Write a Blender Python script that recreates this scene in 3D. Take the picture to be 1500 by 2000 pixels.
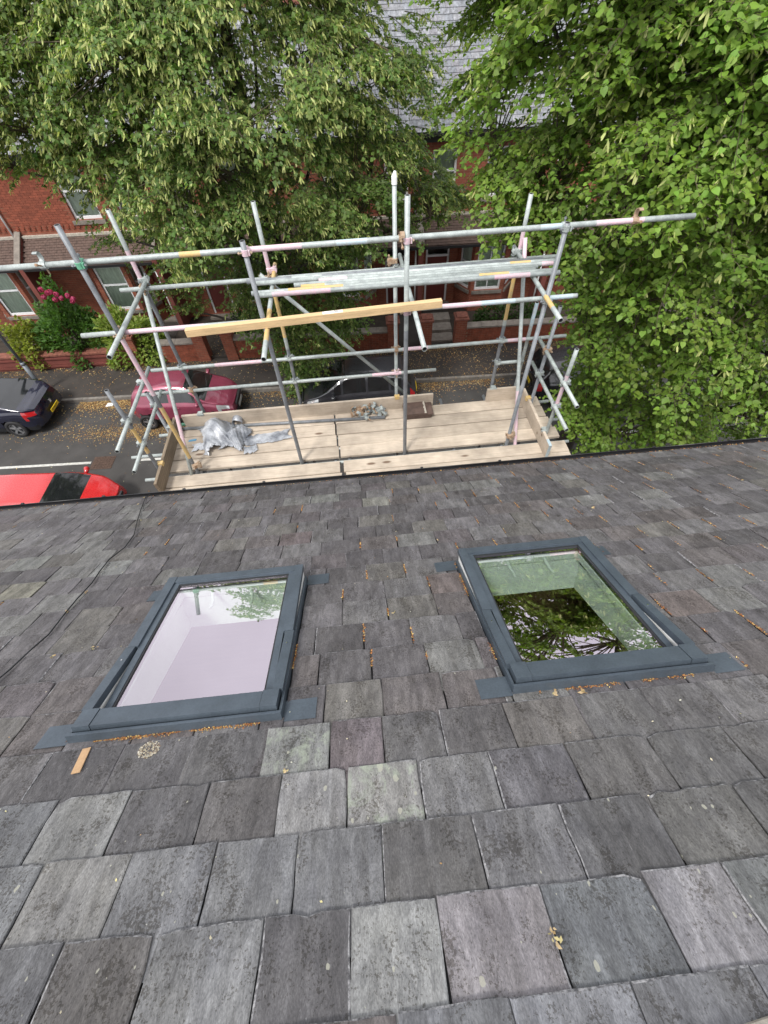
import bpy, bmesh, math, random
import numpy as np
from mathutils import Vector, Matrix

random.seed(7); rng = np.random.default_rng(7)
for o in list(bpy.data.objects): bpy.data.objects.remove(o)
SC = bpy.context.scene
COL = SC.collection

# ------------------------------------------------------------------ camera
FPX = 836.9
YAW, PITCH, ROLL = .05446, .93599, .05242
CAMZ = 10.0
def cam_axes():
    a, b, c = YAW, PITCH, ROLL
    cy, sy, cp, sp = math.cos(a), math.sin(a), math.cos(b), math.sin(b)
    f = np.array([sy*cp, cy*cp, -sp]); r = np.array([cy, -sy, 0.]); d = np.cross(f, r)
    cr, sr = math.cos(c), math.sin(c)
    return np.array([cr*r+sr*d, -sr*r+cr*d, f])
RC = cam_axes()
cam_d = bpy.data.cameras.new('camera'); cam = bpy.data.objects.new('camera', cam_d); COL.objects.link(cam)
cam_d.sensor_fit = 'VERTICAL'; cam_d.sensor_height = 36.0; cam_d.lens = FPX/2000*36
cam_d.clip_start = .05; cam_d.clip_end = 500
M = Matrix.Identity(4)
for i in range(3):
    M[i][0], M[i][1], M[i][2] = RC[0][i], -RC[1][i], -RC[2][i]
M[2][3] = CAMZ
cam.matrix_world = M
SC.camera = cam

# ------------------------------------------------------------------ sky, sun, exposure
SUN_EL, SUN_AZ = math.radians(58), math.radians(215)     # azimuth clockwise from +Y
w = bpy.data.worlds.new('World'); SC.world = w; w.use_nodes = True
wn = w.node_tree.nodes; wl = w.node_tree.links; wn.clear()
sky = wn.new('ShaderNodeTexSky'); sky.sky_type = 'NISHITA'; sky.sun_disc = False
sky.sun_elevation = SUN_EL; sky.sun_rotation = SUN_AZ; sky.air_density = 1.0; sky.dust_density = 4.0; sky.ozone_density = 1.0
hs = wn.new('ShaderNodeHueSaturation'); hs.inputs['Saturation'].default_value = .22; hs.inputs['Value'].default_value = 1.0
mixc = wn.new('ShaderNodeMix'); mixc.data_type = 'RGBA'; mixc.inputs[0].default_value = .55
mixc.inputs['B'].default_value = (9.0, 8.9, 9.3, 1)
# soft cloud mottling of the overcast sky
tc = wn.new('ShaderNodeTexCoord'); nz = wn.new('ShaderNodeTexNoise'); nz.inputs['Scale'].default_value = 2.2; nz.inputs['Detail'].default_value = 5
mr = wn.new('ShaderNodeMapRange'); mr.inputs['From Min'].default_value = .3; mr.inputs['From Max'].default_value = .75
mr.inputs['To Min'].default_value = .82; mr.inputs['To Max'].default_value = 1.15
mul = wn.new('ShaderNodeMix'); mul.data_type = 'RGBA'; mul.blend_type = 'MULTIPLY'; mul.inputs[0].default_value = 1
bg = wn.new('ShaderNodeBackground'); bg.inputs['Strength'].default_value = .11
wo = wn.new('ShaderNodeOutputWorld')
wl.new(sky.outputs[0], hs.inputs['Color']); wl.new(hs.outputs[0], mixc.inputs['A'])
wl.new(tc.outputs['Generated'], nz.inputs['Vector']); wl.new(nz.outputs['Fac'], mr.inputs['Value'])
wl.new(mixc.outputs['Result'], mul.inputs['A']); wl.new(mr.outputs[0], mul.inputs['B'])
wl.new(mul.outputs['Result'], bg.inputs['Color']); wl.new(bg.outputs[0], wo.inputs['Surface'])

sd = bpy.data.lights.new('sun', 'SUN'); sd.energy = 1.5; sd.angle = math.radians(10); sd.color = (1, .96, .9)
so = bpy.data.objects.new('sun', sd); COL.objects.link(so)
sdir = Vector((math.sin(SUN_AZ)*math.cos(SUN_EL), math.cos(SUN_AZ)*math.cos(SUN_EL), math.sin(SUN_EL)))
so.rotation_euler = sdir.to_track_quat('Z', 'Y').to_euler(); so.location = (0, -5, 30)

SC.view_settings.view_transform = 'Standard'; SC.view_settings.look = 'None'
SC.view_settings.gamma = 1; SC.view_settings.use_curve_mapping = False
SC.view_settings.exposure = 1.0
SC.render.engine = 'CYCLES'
SC.cycles.max_bounces = 7; SC.cycles.diffuse_bounces = 3; SC.cycles.glossy_bounces = 3
SC.cycles.transmission_bounces = 4; SC.cycles.transparent_max_bounces = 12
SC.cycles.use_denoising = True

# ------------------------------------------------------------------ photo point -> place
CAMP = np.array([0, 0, CAMZ])
def ray(x, y):
    d = np.array([(x-750)/FPX, (y-1000)/FPX, 1.]); return RC.T @ d
def onz(p, z):
    d = ray(*p); return CAMP + d*((z-CAMZ)/d[2])
def ony(p, Y):
    d = ray(*p); return CAMP + d*(Y/d[1])
def proj(P):
    c = (np.asarray(P)-CAMP) @ RC.T
    return 750+FPX*c[..., 0]/c[..., 2], 1000+FPX*c[..., 1]/c[..., 2], c[..., 2]
# roof frame: u along the eave, v down the slope, h off the slope
TH = math.radians(30.6); D0 = 1.44
NV = np.array([0, math.sin(TH), math.cos(TH)]); VV = np.array([0, math.cos(TH), -math.sin(TH)]); UV = np.array([1., 0, 0])
def RP(u, v, h=0.): return CAMP + UV*u + VV*v + NV*(h-D0)
def onroof(p, h=0.):
    d = ray(*p); P = d*(-(D0-h)/(d@NV)); return float(P@UV), float(P@VV)
# street frame: s along the street, t away from us; turned a little from our eave
SA = -.047
def ST(s, t, z=0.): return np.array([s*math.cos(SA)-t*math.sin(SA), s*math.sin(SA)+t*math.cos(SA), z])
def at_t(p, t):
    d = ray(*p); n = np.array([-math.sin(SA), math.cos(SA), 0]); k = t/(d@n); P = CAMP+d*k
    return float(P[0]*math.cos(SA)+P[1]*math.sin(SA)), float(P[2])
def st_of(P): return float(P[0]*math.cos(SA)+P[1]*math.sin(SA)), float(-P[0]*math.sin(SA)+P[1]*math.cos(SA))

# ------------------------------------------------------------------ objects
WM = {}
def tag(o, label=None, cat=None, group=None, kind=None):
    if label: o['label'] = label
    if cat: o['category'] = cat
    if group: o['group'] = group
    if kind: o['kind'] = kind
    return o
def empty(name, loc, label=None, cat=None, group=None, kind=None):
    o = bpy.data.objects.new(name, None); COL.objects.link(o); o.location = Vector(loc)
    o.empty_display_size = .2
    WM[o.name] = Vector(loc)
    return tag(o, label, cat, group, kind)
def link(name, me, parent=None, loc=None):
    o = bpy.data.objects.new(name, me); COL.objects.link(o)
    if parent is not None: o.parent = parent
    return o
def mesh_from(name, V, F, mats, mi=None, smooth=False):
    me = bpy.data.meshes.new(name); me.from_pydata(V, [], F)
    for m in mats: me.materials.append(m)
    if mi is not None: me.polygons.foreach_set('material_index', np.array(mi, dtype=np.int32))
    if smooth: me.polygons.foreach_set('use_smooth', np.ones(len(me.polygons), dtype=bool))
    me.update(); return me

class MB:
    def __init__(s): s.v = []; s.f = []; s.m = []
    def add(s, V, F, m=0):
        b = len(s.v); s.v += [tuple(map(float, p)) for p in V]; s.f += [tuple(b+i for i in f) for f in F]
        s.m += [m]*len(F) if isinstance(m, int) else list(m); return s
    def hexa(s, P, m=0):     # 8 points: bottom 4, top 4
        return s.add(P, [(3,2,1,0),(4,5,6,7),(0,1,5,4),(1,2,6,5),(2,3,7,6),(3,0,4,7)], m)
    def box(s, c, size, X=(1,0,0), Y=(0,1,0), Z=(0,0,1), m=0):
        c = np.array(c, float); X = np.array(X, float)*size[0]/2; Y = np.array(Y, float)*size[1]/2; Z = np.array(Z, float)*size[2]/2
        P = [c-X-Y-Z, c+X-Y-Z, c+X+Y-Z, c-X+Y-Z, c-X-Y+Z, c+X-Y+Z, c+X+Y+Z, c-X+Y+Z]
        return s.hexa(P, m)
    def sbox(s, s0, s1, t0, t1, z0, z1, m=0):
        return s.hexa([ST(s0,t0,z0),ST(s1,t0,z0),ST(s1,t1,z0),ST(s0,t1,z0),ST(s0,t0,z1),ST(s1,t0,z1),ST(s1,t1,z1),ST(s0,t1,z1)], m)
    def rbox(s, u0, u1, v0, v1, h0, h1, m=0):
        return s.hexa([RP(u0,v0,h0),RP(u1,v0,h0),RP(u1,v1,h0),RP(u0,v1,h0),RP(u0,v0,h1),RP(u1,v0,h1),RP(u1,v1,h1),RP(u0,v1,h1)], m)
    def tube(s, pts, r, n=8, m=0, cap=True):
        pts = [np.array(p, float) for p in pts]; R = r if isinstance(r, (list, tuple)) else [r]*len(pts)
        d0 = pts[-1]-pts[0]; d0 /= np.linalg.norm(d0)+1e-9
        up = np.array([0,0,1.]) if abs(d0[2]) < .9 else np.array([1.,0,0]); rings = []
        V = []; F = []
        for i, p in enumerate(pts):
            d = pts[min(i+1, len(pts)-1)]-pts[max(i-1, 0)]; d /= np.linalg.norm(d)+1e-9
            a = np.cross(d, up); a /= np.linalg.norm(a)+1e-9; b = np.cross(a, d)
            for k in range(n):
                t = 2*math.pi*k/n; V.append(p+(a*math.cos(t)+b*math.sin(t))*R[i])
        for i in range(len(pts)-1):
            for k in range(n):
                F.append((i*n+k, i*n+(k+1)%n, (i+1)*n+(k+1)%n, (i+1)*n+k))
        if cap: F.append(tuple(range(n-1, -1, -1))); F.append(tuple((len(pts)-1)*n+k for k in range(n)))
        return s.add(V, F, m)
    def quad(s, a, b, c, d, m=0): return s.add([a,b,c,d], [(0,1,2,3)], m)
    def build(s, name, mats, parent=None, smooth=False, label=None, cat=None, group=None, kind=None, org=None):
        mats = mats if isinstance(mats, (list, tuple)) else [mats]
        off = np.zeros(3)
        if parent is not None:
            p = parent
            while p.parent is not None: p = p.parent
            off = np.array(WM.get(p.name, (0,0,0)))
        elif org is not None: off = np.array(org, float)
        V = (np.array(s.v)-off).tolist()
        me = mesh_from(name, V, s.f, mats, s.m, smooth)
        o = link(name, me, parent)
        if parent is None and org is not None: o.location = Vector(off); WM[o.name] = Vector(off)
        return tag(o, label, cat, group, kind)

# ------------------------------------------------------------------ materials
MATS = {}
def nodes(m):
    m.use_nodes = True; nt = m.node_tree; b = nt.nodes['Principled BSDF']; return nt, nt.nodes, nt.links, b
def new_mix(nt, blend='MIX', fac=.5):
    x = nt.nodes.new('ShaderNodeMix'); x.data_type = 'RGBA'; x.blend_type = blend; x.inputs[0].default_value = fac; return x
def ramp(nt, src, p0, p1, c0=(0,0,0,1), c1=(1,1,1,1)):
    r = nt.nodes.new('ShaderNodeValToRGB'); r.color_ramp.elements[0].position = p0; r.color_ramp.elements[1].position = p1
    r.color_ramp.elements[0].color = c0; r.color_ramp.elements[1].color = c1
    nt.links.new(src, r.inputs[0]); return r
def noise(nt, vec, scale, detail=4, rough=.55, stretch=None, dist=0):
    n = nt.nodes.new('ShaderNodeTexNoise'); n.inputs['Scale'].default_value = scale; n.inputs['Detail'].default_value = detail
    n.inputs['Roughness'].default_value = rough; n.inputs['Distortion'].default_value = dist
    if stretch:
        mp = nt.nodes.new('ShaderNodeMapping'); mp.inputs['Scale'].default_value = stretch
        if len(stretch) > 3: pass
        nt.links.new(vec, mp.inputs[0]); vec = mp.outputs[0]
    nt.links.new(vec, n.inputs['Vector']); return n.outputs['Fac']
def bump(nt, b, h, strength=.3, dist=.01):
    x = nt.nodes.new('ShaderNodeBump'); x.inputs['Strength'].default_value = strength; x.inputs['Distance'].default_value = dist
    nt.links.new(h, x.inputs['Height']); nt.links.new(x.outputs[0], b.inputs['Normal'])
def c4(c): return (c[0], c[1], c[2], 1)
def mat(name, col, rough=.6, metal=0, var=.25, scale=6, fine=60, bmp=.15, col2=None, spec=.5, dark=.3, stretch=None, objvar=0):
    m = bpy.data.materials.new(name); nt, N, L, b = nodes(m)
    b.inputs['Roughness'].default_value = rough; b.inputs['Metallic'].default_value = metal
    b.inputs['Specular IOR Level'].default_value = spec
    t = N.new('ShaderNodeTexCoord').outputs['Object']
    n1 = noise(nt, t, scale, 5, .6, stretch); n2 = noise(nt, t, fine, 3, .6, stretch)
    c2 = col2 or tuple(x*(1-var*1.6) for x in col)
    r1 = ramp(nt, n1, .32, .68, c4(c2), c4(col))
    mx = new_mix(nt, 'MULTIPLY', dark); r2 = ramp(nt, n2, .3, .7, (.45,.45,.45,1), (1.15,1.15,1.15,1))
    L.new(r1.outputs[0], mx.inputs['A']); L.new(r2.outputs[0], mx.inputs['B'])
    out = mx.outputs['Result']
    if objvar:
        oi = N.new('ShaderNodeObjectInfo'); mrn = N.new('ShaderNodeMapRange'); mrn.inputs['To Min'].default_value = 1-objvar; mrn.inputs['To Max'].default_value = 1+objvar
        L.new(oi.outputs['Random'], mrn.inputs['Value']); m2 = new_mix(nt, 'MULTIPLY', 1); L.new(out, m2.inputs['A']); L.new(mrn.outputs[0], m2.inputs['B']); out = m2.outputs['Result']
    L.new(out, b.inputs['Base Color'])
    if bmp: bump(nt, b, n2, bmp, .004)
    MATS[name] = m; return m

G_STEEL = mat('galvanised_steel', (.45,.50,.485), .48, .12, .22, 13, 90, .1, col2=(.29,.325,.32), dark=.45, objvar=.06)
G_OLD = mat('weathered_steel', (.25,.27,.29), .5, .15, .25, 9, 90, .1, dark=.4, objvar=.08)
P_PINK = mat('pink_marker_paint', (.72,.47,.54), .6, 0, .15, 22, 80, .1, col2=(.52,.47,.49))
P_ORANGE = mat('yellow_marker_paint', (.64,.43,.14), .6, 0, .15, 22, 80, .1, col2=(.48,.38,.22))
P_BLUE = mat('blue_marker_paint', (.40,.54,.61), .6, .1, .15, 22, 80, .1, col2=(.45,.5,.51))
P_GREEN = mat('green_marker_paint', (.15,.42,.27), .6, 0, .15, 14, 80, .1)
RUST = mat('rusty_steel', (.32,.19,.11), .75, .2, .3, 20, 90, .3, col2=(.42,.34,.25))
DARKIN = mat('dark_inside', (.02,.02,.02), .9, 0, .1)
ANTH = mat('anthracite_aluminium', (.088,.112,.138), .38, .3, .16, 9, 120, .04, dark=.3)
ANTH_D = mat('dark_rubber_seal', (.02,.022,.025), .5, 0, .1)
WHITE = mat('white_paint', (.80,.81,.79), .45, 0, .06, 3, 60, .03, dark=.08)
OFFW = mat('off_white_plaster', (.82,.84,.80), .8, 0, .06, 3, 60, .05, dark=.08)
LEAD = mat('grey_lead_sheet', (.10,.112,.135), .38, .1, .35, 3.6, 60, .25, col2=(.62,.65,.69), dark=.5)
MORTAR = mat('pale_mortar', (.50,.46,.39), .9, 0, .25, 14, 120, .5)
TERRA = mat('terracotta_ridge', (.25,.09,.06), .85, 0, .3, 9, 90, .4)
GUTTER = mat('black_gutter_plastic', (.018,.018,.02), .35, 0, .1)
RUBBER = mat('black_tyre_rubber', (.018,.018,.019), .75, 0, .2)
ALLOY = mat('silver_alloy', (.55,.56,.58), .3, .8, .1)
CHROME = mat('bright_chrome', (.75,.76,.78), .15, 1, .05)
ASPHALT = mat('asphalt', (.066,.063,.060), .88, 0, .25, 1.3, 160, .6, dark=.55)
PAVE = mat('tarmac_pavement', (.050,.042,.036), .9, 0, .3, 1.6, 140, .6, dark=.55)
KERBM = mat('kerb_stone', (.20,.185,.165), .85, 0, .25, 7, 90, .4, objvar=.15)
ROADP = mat('road_paint', (.60,.60,.56), .75, 0, .25, 12, 120, .3, dark=.4)
IRON = mat('rusty_iron_cover', (.12,.075,.055), .7, .4, .3, 14, 90, .3)
SOIL = mat('dark_soil', (.05,.038,.028), .95, 0, .3, 5, 60, .6)
STONE = mat('sandstone_sill', (.24,.21,.18), .85, 0, .25, 6, 80, .3)
CURTAIN = mat('pale_net_curtain', (.74,.80,.72), .9, 0, .2, 3, 40, .1, stretch=(6,6,1))
DOORP = mat('dark_red_door_paint', (.16,.035,.028), .5, 0, .15, 3, 50, .05)
REDREND = mat('red_painted_render', (.20,.055,.042), .75, 0, .18, 2, 60, .2)
BARK = mat('dark_bark', (.058,.046,.036), .95, 0, .35, 8, 40, .9, dark=.6, stretch=(1,1,.35))
TWIG = mat('green_brown_twig', (.09,.075,.04), .8, 0, .2)
TIMBER = mat('sawn_timber', (.70,.50,.27), .7, 0, .18, 5, 50, .1, stretch=(.6,9,9), dark=.3)
CLAYT = mat('brown_clay_tile', (.115,.075,.06), .85, 0, .3, 9, 90, .4, objvar=.2)
PLYTAN = mat('tan_wood_slip', (.48,.31,.17), .75, 0, .15, 9, 60, .1)
RAG = mat('blue_plastic', (.12,.36,.58), .5, 0, .2)
ATTF = mat('brown_floorboards', (.17,.085,.045), .6, 0, .25, 2, 30, .1, stretch=(1,10,10))
ATTW = mat('attic_wall', (.46,.45,.42), .9, 0, .1)
GREYP = mat('grey_post_paint', (.20,.225,.25), .5, .2, .15, 5, 60, .1)
YELB = mat('yellow_band', (.75,.55,.03), .5, 0, .1)
WHITEPL = mat('white_upvc', (.74,.76,.77), .35, 0, .05, 3, 60, .02, dark=.06)

def wood_mat():
    m = bpy.data.materials.new('scaffold_board_wood'); nt, N, L, b = nodes(m); b.inputs['Roughness'].default_value = .8
    t = N.new('ShaderNodeTexCoord').outputs['Object']; oi = N.new('ShaderNodeObjectInfo')
    ad = N.new('ShaderNodeVectorMath'); ad.operation = 'MULTIPLY_ADD'; ad.inputs[1].default_value = (1,1,1)
    cb = N.new('ShaderNodeCombineXYZ'); mm = N.new('ShaderNodeMath'); mm.operation = 'MULTIPLY'; mm.inputs[1].default_value = 37
    L.new(oi.outputs['Random'], mm.inputs[0]); L.new(mm.outputs[0], cb.inputs[0]); L.new(mm.outputs[0], cb.inputs[1])
    L.new(t, ad.inputs[0]); L.new(cb.outputs[0], ad.inputs[2]); tv = ad.outputs[0]
    g = noise(nt, tv, 9, 5, .6, (.35, 9, 9), .6); s_ = noise(nt, tv, 2.2, 4, .6); f = noise(nt, tv, 120, 2, .5, (.3,1,1))
    r = ramp(nt, g, .28, .72, (.43,.365,.295,1), (.60,.53,.44,1))
    r2 = ramp(nt, s_, .35, .7, (.54,.52,.50,1), (1.08,1.06,1.03,1))
    a = new_mix(nt, 'MULTIPLY', .8); L.new(r.outputs[0], a.inputs['A']); L.new(r2.outputs[0], a.inputs['B'])
    # knots and boot stains
    vo = N.new('ShaderNodeTexVoronoi'); vo.inputs['Scale'].default_value = 1.9; mp = N.new('ShaderNodeMapping'); mp.inputs['Scale'].default_value = (.8,2.2,2.2)
    L.new(tv, mp.inputs[0]); L.new(mp.outputs[0], vo.inputs['Vector'])
    kn = ramp(nt, vo.outputs['Distance'], .06, .12, (.20,.12,.075,1), (1,1,1,1)); k2 = new_mix(nt, 'MULTIPLY', .85)
    L.new(a.outputs['Result'], k2.inputs['A']); L.new(kn.outputs[0], k2.inputs['B'])
    mrn = N.new('ShaderNodeMapRange'); mrn.inputs['To Min'].default_value = .86; mrn.inputs['To Max'].default_value = 1.1
    L.new(oi.outputs['Random'], mrn.inputs['Value']); k3 = new_mix(nt, 'MULTIPLY', 1); L.new(k2.outputs['Result'], k3.inputs['A']); L.new(mrn.outputs[0], k3.inputs['B'])
    L.new(k3.outputs['Result'], b.inputs['Base Color']); bump(nt, b, f, .25, .003); return m
WOOD = wood_mat()
OLDWOOD = mat('old_grey_board', (.30,.235,.165), .85, 0, .3, 5, 60, .3, stretch=(9,.6,9), dark=.5)

def slate_mat(name, joined=False, edge=False):
    m = bpy.data.materials.new(name); nt, N, L, b = nodes(m); b.inputs['Roughness'].default_value = .62
    b.inputs['Specular IOR Level'].default_value = .35
    t = N.new('ShaderNodeTexCoord').outputs['Object']
    if joined:
        at = N.new('ShaderNodeAttribute'); at.attribute_name = 'tone'; base = at.outputs['Color']; alpha = at.outputs['Alpha']; tv = t
    else:
        oi = N.new('ShaderNodeObjectInfo'); base = oi.outputs['Color']; alpha = oi.outputs['Alpha']
        ad = N.new('ShaderNodeVectorMath'); ad.operation = 'ADD'; cb = N.new('ShaderNodeCombineXYZ')
        mm = N.new('ShaderNodeMath'); mm.operation = 'MULTIPLY'; mm.inputs[1].default_value = 53
        L.new(oi.outputs['Random'], mm.inputs[0]); L.new(mm.outputs[0], cb.inputs[0]); L.new(mm.outputs[0], cb.inputs[2])
        L.new(t, ad.inputs[0]); L.new(cb.outputs[0], ad.inputs[1]); tv = ad.outputs[0]
    # broad clouding, rain streaks down the slope, fine riven grain
    cl = noise(nt, tv, 7, 4, .6); st = noise(nt, tv, 9, 5, .62, (2.6,.42,1), .5); fi = noise(nt, tv, 190, 3, .65, (1.4,.6,1))
    dg = noise(nt, tv, 34, 5, .7, (1.0,.35,1), 1.2)
    x = new_mix(nt, 'MULTIPLY', 1); r = ramp(nt, cl, .25, .75, (.76,.76,.78,1), (1.20,1.20,1.17,1)); L.new(base, x.inputs['A']); L.new(r.outputs[0], x.inputs['B'])
    y = new_mix(nt, 'MULTIPLY', .62); r = ramp(nt, st, .30, .70, (.58,.57,.565,1), (1.30,1.31,1.33,1)); L.new(x.outputs['Result'], y.inputs['A']); L.new(r.outputs[0], y.inputs['B'])
    z = new_mix(nt, 'MULTIPLY', .95); r = ramp(nt, dg, .3, .72, (.60,.60,.61,1), (1.30,1.30,1.30,1)); L.new(y.outputs['Result'], z.inputs['A']); L.new(r.outputs[0], z.inputs['B'])
    z2 = new_mix(nt, 'MULTIPLY', .75); r = ramp(nt, fi, .3, .7, (.55,.55,.55,1), (1.4,1.4,1.4,1)); L.new(z.outputs['Result'], z2.inputs['A']); L.new(r.outputs[0], z2.inputs['B'])
    cur = z2.outputs['Result']
    # dark pin-spot lichen gathered in clouds, and two-tone weathering bands
    ds = noise(nt, tv, 120, 3, .7); dm = noise(nt, tv, 11, 3, .6, (1,.6,1)); ad_ = N.new('ShaderNodeMath'); ad_.operation = 'MULTIPLY_ADD'; ad_.inputs[1].default_value = .75; L.new(dm, ad_.inputs[0]); L.new(ds, ad_.inputs[2])
    r = ramp(nt, ad_.outputs[0], .98, 1.04, (1,1,1,1), (.50,.48,.45,1)); z3 = new_mix(nt, 'MULTIPLY', .95); L.new(cur, z3.inputs['A']); L.new(r.outputs[0], z3.inputs['B']); cur = z3.outputs['Result']
    bd = noise(nt, tv, 9, 2, .5, (1.1,.12,1), .3); r = ramp(nt, bd, .50, .54, (.80,.79,.78,1), (1.14,1.14,1.15,1)); z4 = new_mix(nt, 'MULTIPLY', .5); L.new(cur, z4.inputs['A']); L.new(r.outputs[0], z4.inputs['B']); cur = z4.outputs['Result']
    # pale scuffs and lichen dots
    vo = N.new('ShaderNodeTexVoronoi'); vo.inputs['Scale'].default_value = 24; vo.inputs['Randomness'].default_value = 1
    mp = N.new('ShaderNodeMapping'); mp.inputs['Scale'].default_value = (1.3,.8,1); L.new(tv, mp.inputs[0])
    wob = N.new('ShaderNodeVectorMath'); wob.operation = 'MULTIPLY_ADD'; wob.inputs[1].default_value = (.012,.012,.012)
    nzc = N.new('ShaderNodeTexNoise'); nzc.inputs['Scale'].default_value = 60; L.new(tv, nzc.inputs['Vector'])
    L.new(nzc.outputs['Color'], wob.inputs[0]); L.new(mp.outputs[0], wob.inputs[2]); L.new(wob.outputs[0], vo.inputs['Vector'])
    sz = N.new('ShaderNodeSeparateColor'); L.new(vo.outputs['Color'], sz.inputs[0])
    thr = N.new('ShaderNodeMath'); thr.operation = 'MULTIPLY'; thr.inputs[1].default_value = .56
    L.new(sz.outputs[0], thr.inputs[0])
    pw = N.new('ShaderNodeMath'); pw.operation = 'POWER'; pw.inputs[1].default_value = 3; L.new(sz.outputs[1], pw.inputs[0])
    t3 = N.new('ShaderNodeMath'); t3.operation = 'MULTIPLY'; L.new(thr.outputs[0], t3.inputs[0]); L.new(pw.outputs[0], t3.inputs[1])
    t4 = N.new('ShaderNodeMath'); t4.operation = 'MULTIPLY'; L.new(t3.outputs[0], t4.inputs[0]); L.new(alpha, t4.inputs[1])
    lt = N.new('ShaderNodeMath'); lt.operation = 'LESS_THAN'; L.new(vo.outputs['Distance'], lt.inputs[0]); L.new(t4.outputs[0], lt.inputs[1])
    fm = N.new('ShaderNodeMath'); fm.operation = 'MULTIPLY'; fm.inputs[1].default_value = .7; L.new(lt.outputs[0], fm.inputs[0])
    q = new_mix(nt, 'MIX', 0); L.new(fm.outputs[0], q.inputs[0]); L.new(cur, q.inputs['A']); q.inputs['B'].default_value = (.33,.33,.27,1); cur = q.outputs['Result']
    sc = noise(nt, tv, 75, 4, .75, (2.6,.28,1), 2.0); r = ramp(nt, sc, .64, .72); fm = N.new('ShaderNodeMath'); fm.operation = 'MULTIPLY'; fm.inputs[1].default_value = .6
    L.new(r.outputs[0], fm.inputs[0]); q = new_mix(nt, 'MIX', 0); L.new(fm.outputs[0], q.inputs[0]); L.new(cur, q.inputs['A']); q.inputs['B'].default_value = (.30,.30,.31,1); cur = q.outputs['Result']
    # greenish-white bloom, only on slates whose alpha is high
    gb = noise(nt, tv, 8, 5, .7, (1,.8,1), .8); mrn = N.new('ShaderNodeMapRange'); mrn.inputs['From Min'].default_value = .8; mrn.inputs['From Max'].default_value = 1.0
    mrn.inputs['To Min'].default_value = 0; mrn.inputs['To Max'].default_value = .8; L.new(alpha, mrn.inputs['Value'])
    r = ramp(nt, gb, .52, .66); fm = N.new('ShaderNodeMath'); fm.operation = 'MULTIPLY'; L.new(r.outputs[0], fm.inputs[0]); L.new(mrn.outputs[0], fm.inputs[1])
    q = new_mix(nt, 'MIX', 0); L.new(fm.outputs[0], q.inputs[0]); L.new(cur, q.inputs['A']); q.inputs['B'].default_value = (.30,.34,.27,1); cur = q.outputs['Result']
    if edge:
        en = noise(nt, tv, 70, 4, .7); r = ramp(nt, en, .40, .62, (.08,.08,.085,1), (.40,.40,.41,1)); q = new_mix(nt, 'MIX', .8); L.new(cur, q.inputs['A']); L.new(r.outputs[0], q.inputs['B']); cur = q.outputs['Result']
    L.new(cur, b.inputs['Base Color'])
    hb = new_mix(nt, 'MIX', .5); L.new(fi, hb.inputs['A']); L.new(dg, hb.inputs['B'])
    bump(nt, b, hb.outputs['Result'], .55, .004)
    return m
SLATE = slate_mat('welsh_slate'); SLATE_E = slate_mat('slate_chipped_edge', edge=True)
SLATE_J = slate_mat('welsh_slate_field', joined=True); SLATE_JE = slate_mat('slate_field_edge', joined=True, edge=True)

def brick_mat(name, c1, c2, mort, sx=1):
    m = bpy.data.materials.new(name); nt, N, L, b = nodes(m); b.inputs['Roughness'].default_value = .85
    oc = N.new('ShaderNodeTexCoord').outputs['Object']; sp = N.new('ShaderNodeSeparateXYZ'); L.new(oc, sp.inputs[0])
    sb = N.new('ShaderNodeMath'); sb.operation = 'SUBTRACT'; L.new(sp.outputs[0], sb.inputs[0]); L.new(sp.outputs[1], sb.inputs[1])
    cx = N.new('ShaderNodeCombineXYZ'); L.new(sb.outputs[0], cx.inputs[0]); L.new(sp.outputs[2], cx.inputs[1]); t = cx.outputs[0]
    br = N.new('ShaderNodeTexBrick'); br.inputs['Scale'].default_value = 1; br.inputs['Brick Width'].default_value = .225; br.inputs['Row Height'].default_value = .075
    br.inputs['Mortar Size'].default_value = .006; br.inputs['Mortar Smooth'].default_value = .2; br.inputs['Bias'].default_value = -.1
    br.inputs['Color1'].default_value = c4(c1); br.inputs['Color2'].default_value = c4(c2); br.inputs['Mortar'].default_value = c4(mort)
    L.new(t, br.inputs['Vector'])
    n = noise(nt, t, 3, 5, .6); r = ramp(nt, n, .3, .7, (.62,.6,.6,1), (1.12,1.1,1.1,1)); a = new_mix(nt, 'MULTIPLY', .8)
    L.new(br.outputs['Color'], a.inputs['A']); L.new(r.outputs[0], a.inputs['B']); L.new(a.outputs['Result'], b.inputs['Base Color'])
    inv = N.new('ShaderNodeMath'); inv.operation = 'SUBTRACT'; inv.inputs[0].default_value = 1; L.new(br.outputs['Fac'], inv.inputs[1]); bump(nt, b, inv.outputs[0], .7, .008)
    return m
BRICK = brick_mat('red_brickwork', (.27,.074,.040), (.20,.054,.031), (.24,.14,.085))
BRICKM = mat('red_brick', (.28,.076,.041), .85, 0, .22, 8, 70, .4, objvar=.16)
BRICKS_ST = mat('red_brick_field', (.29,.075,.038), .85, 0, .35, 5, 70, .4)
BMORT = mat('brick_mortar', (.27,.16,.10), .9, 0, .25, 14, 120, .4)

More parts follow.
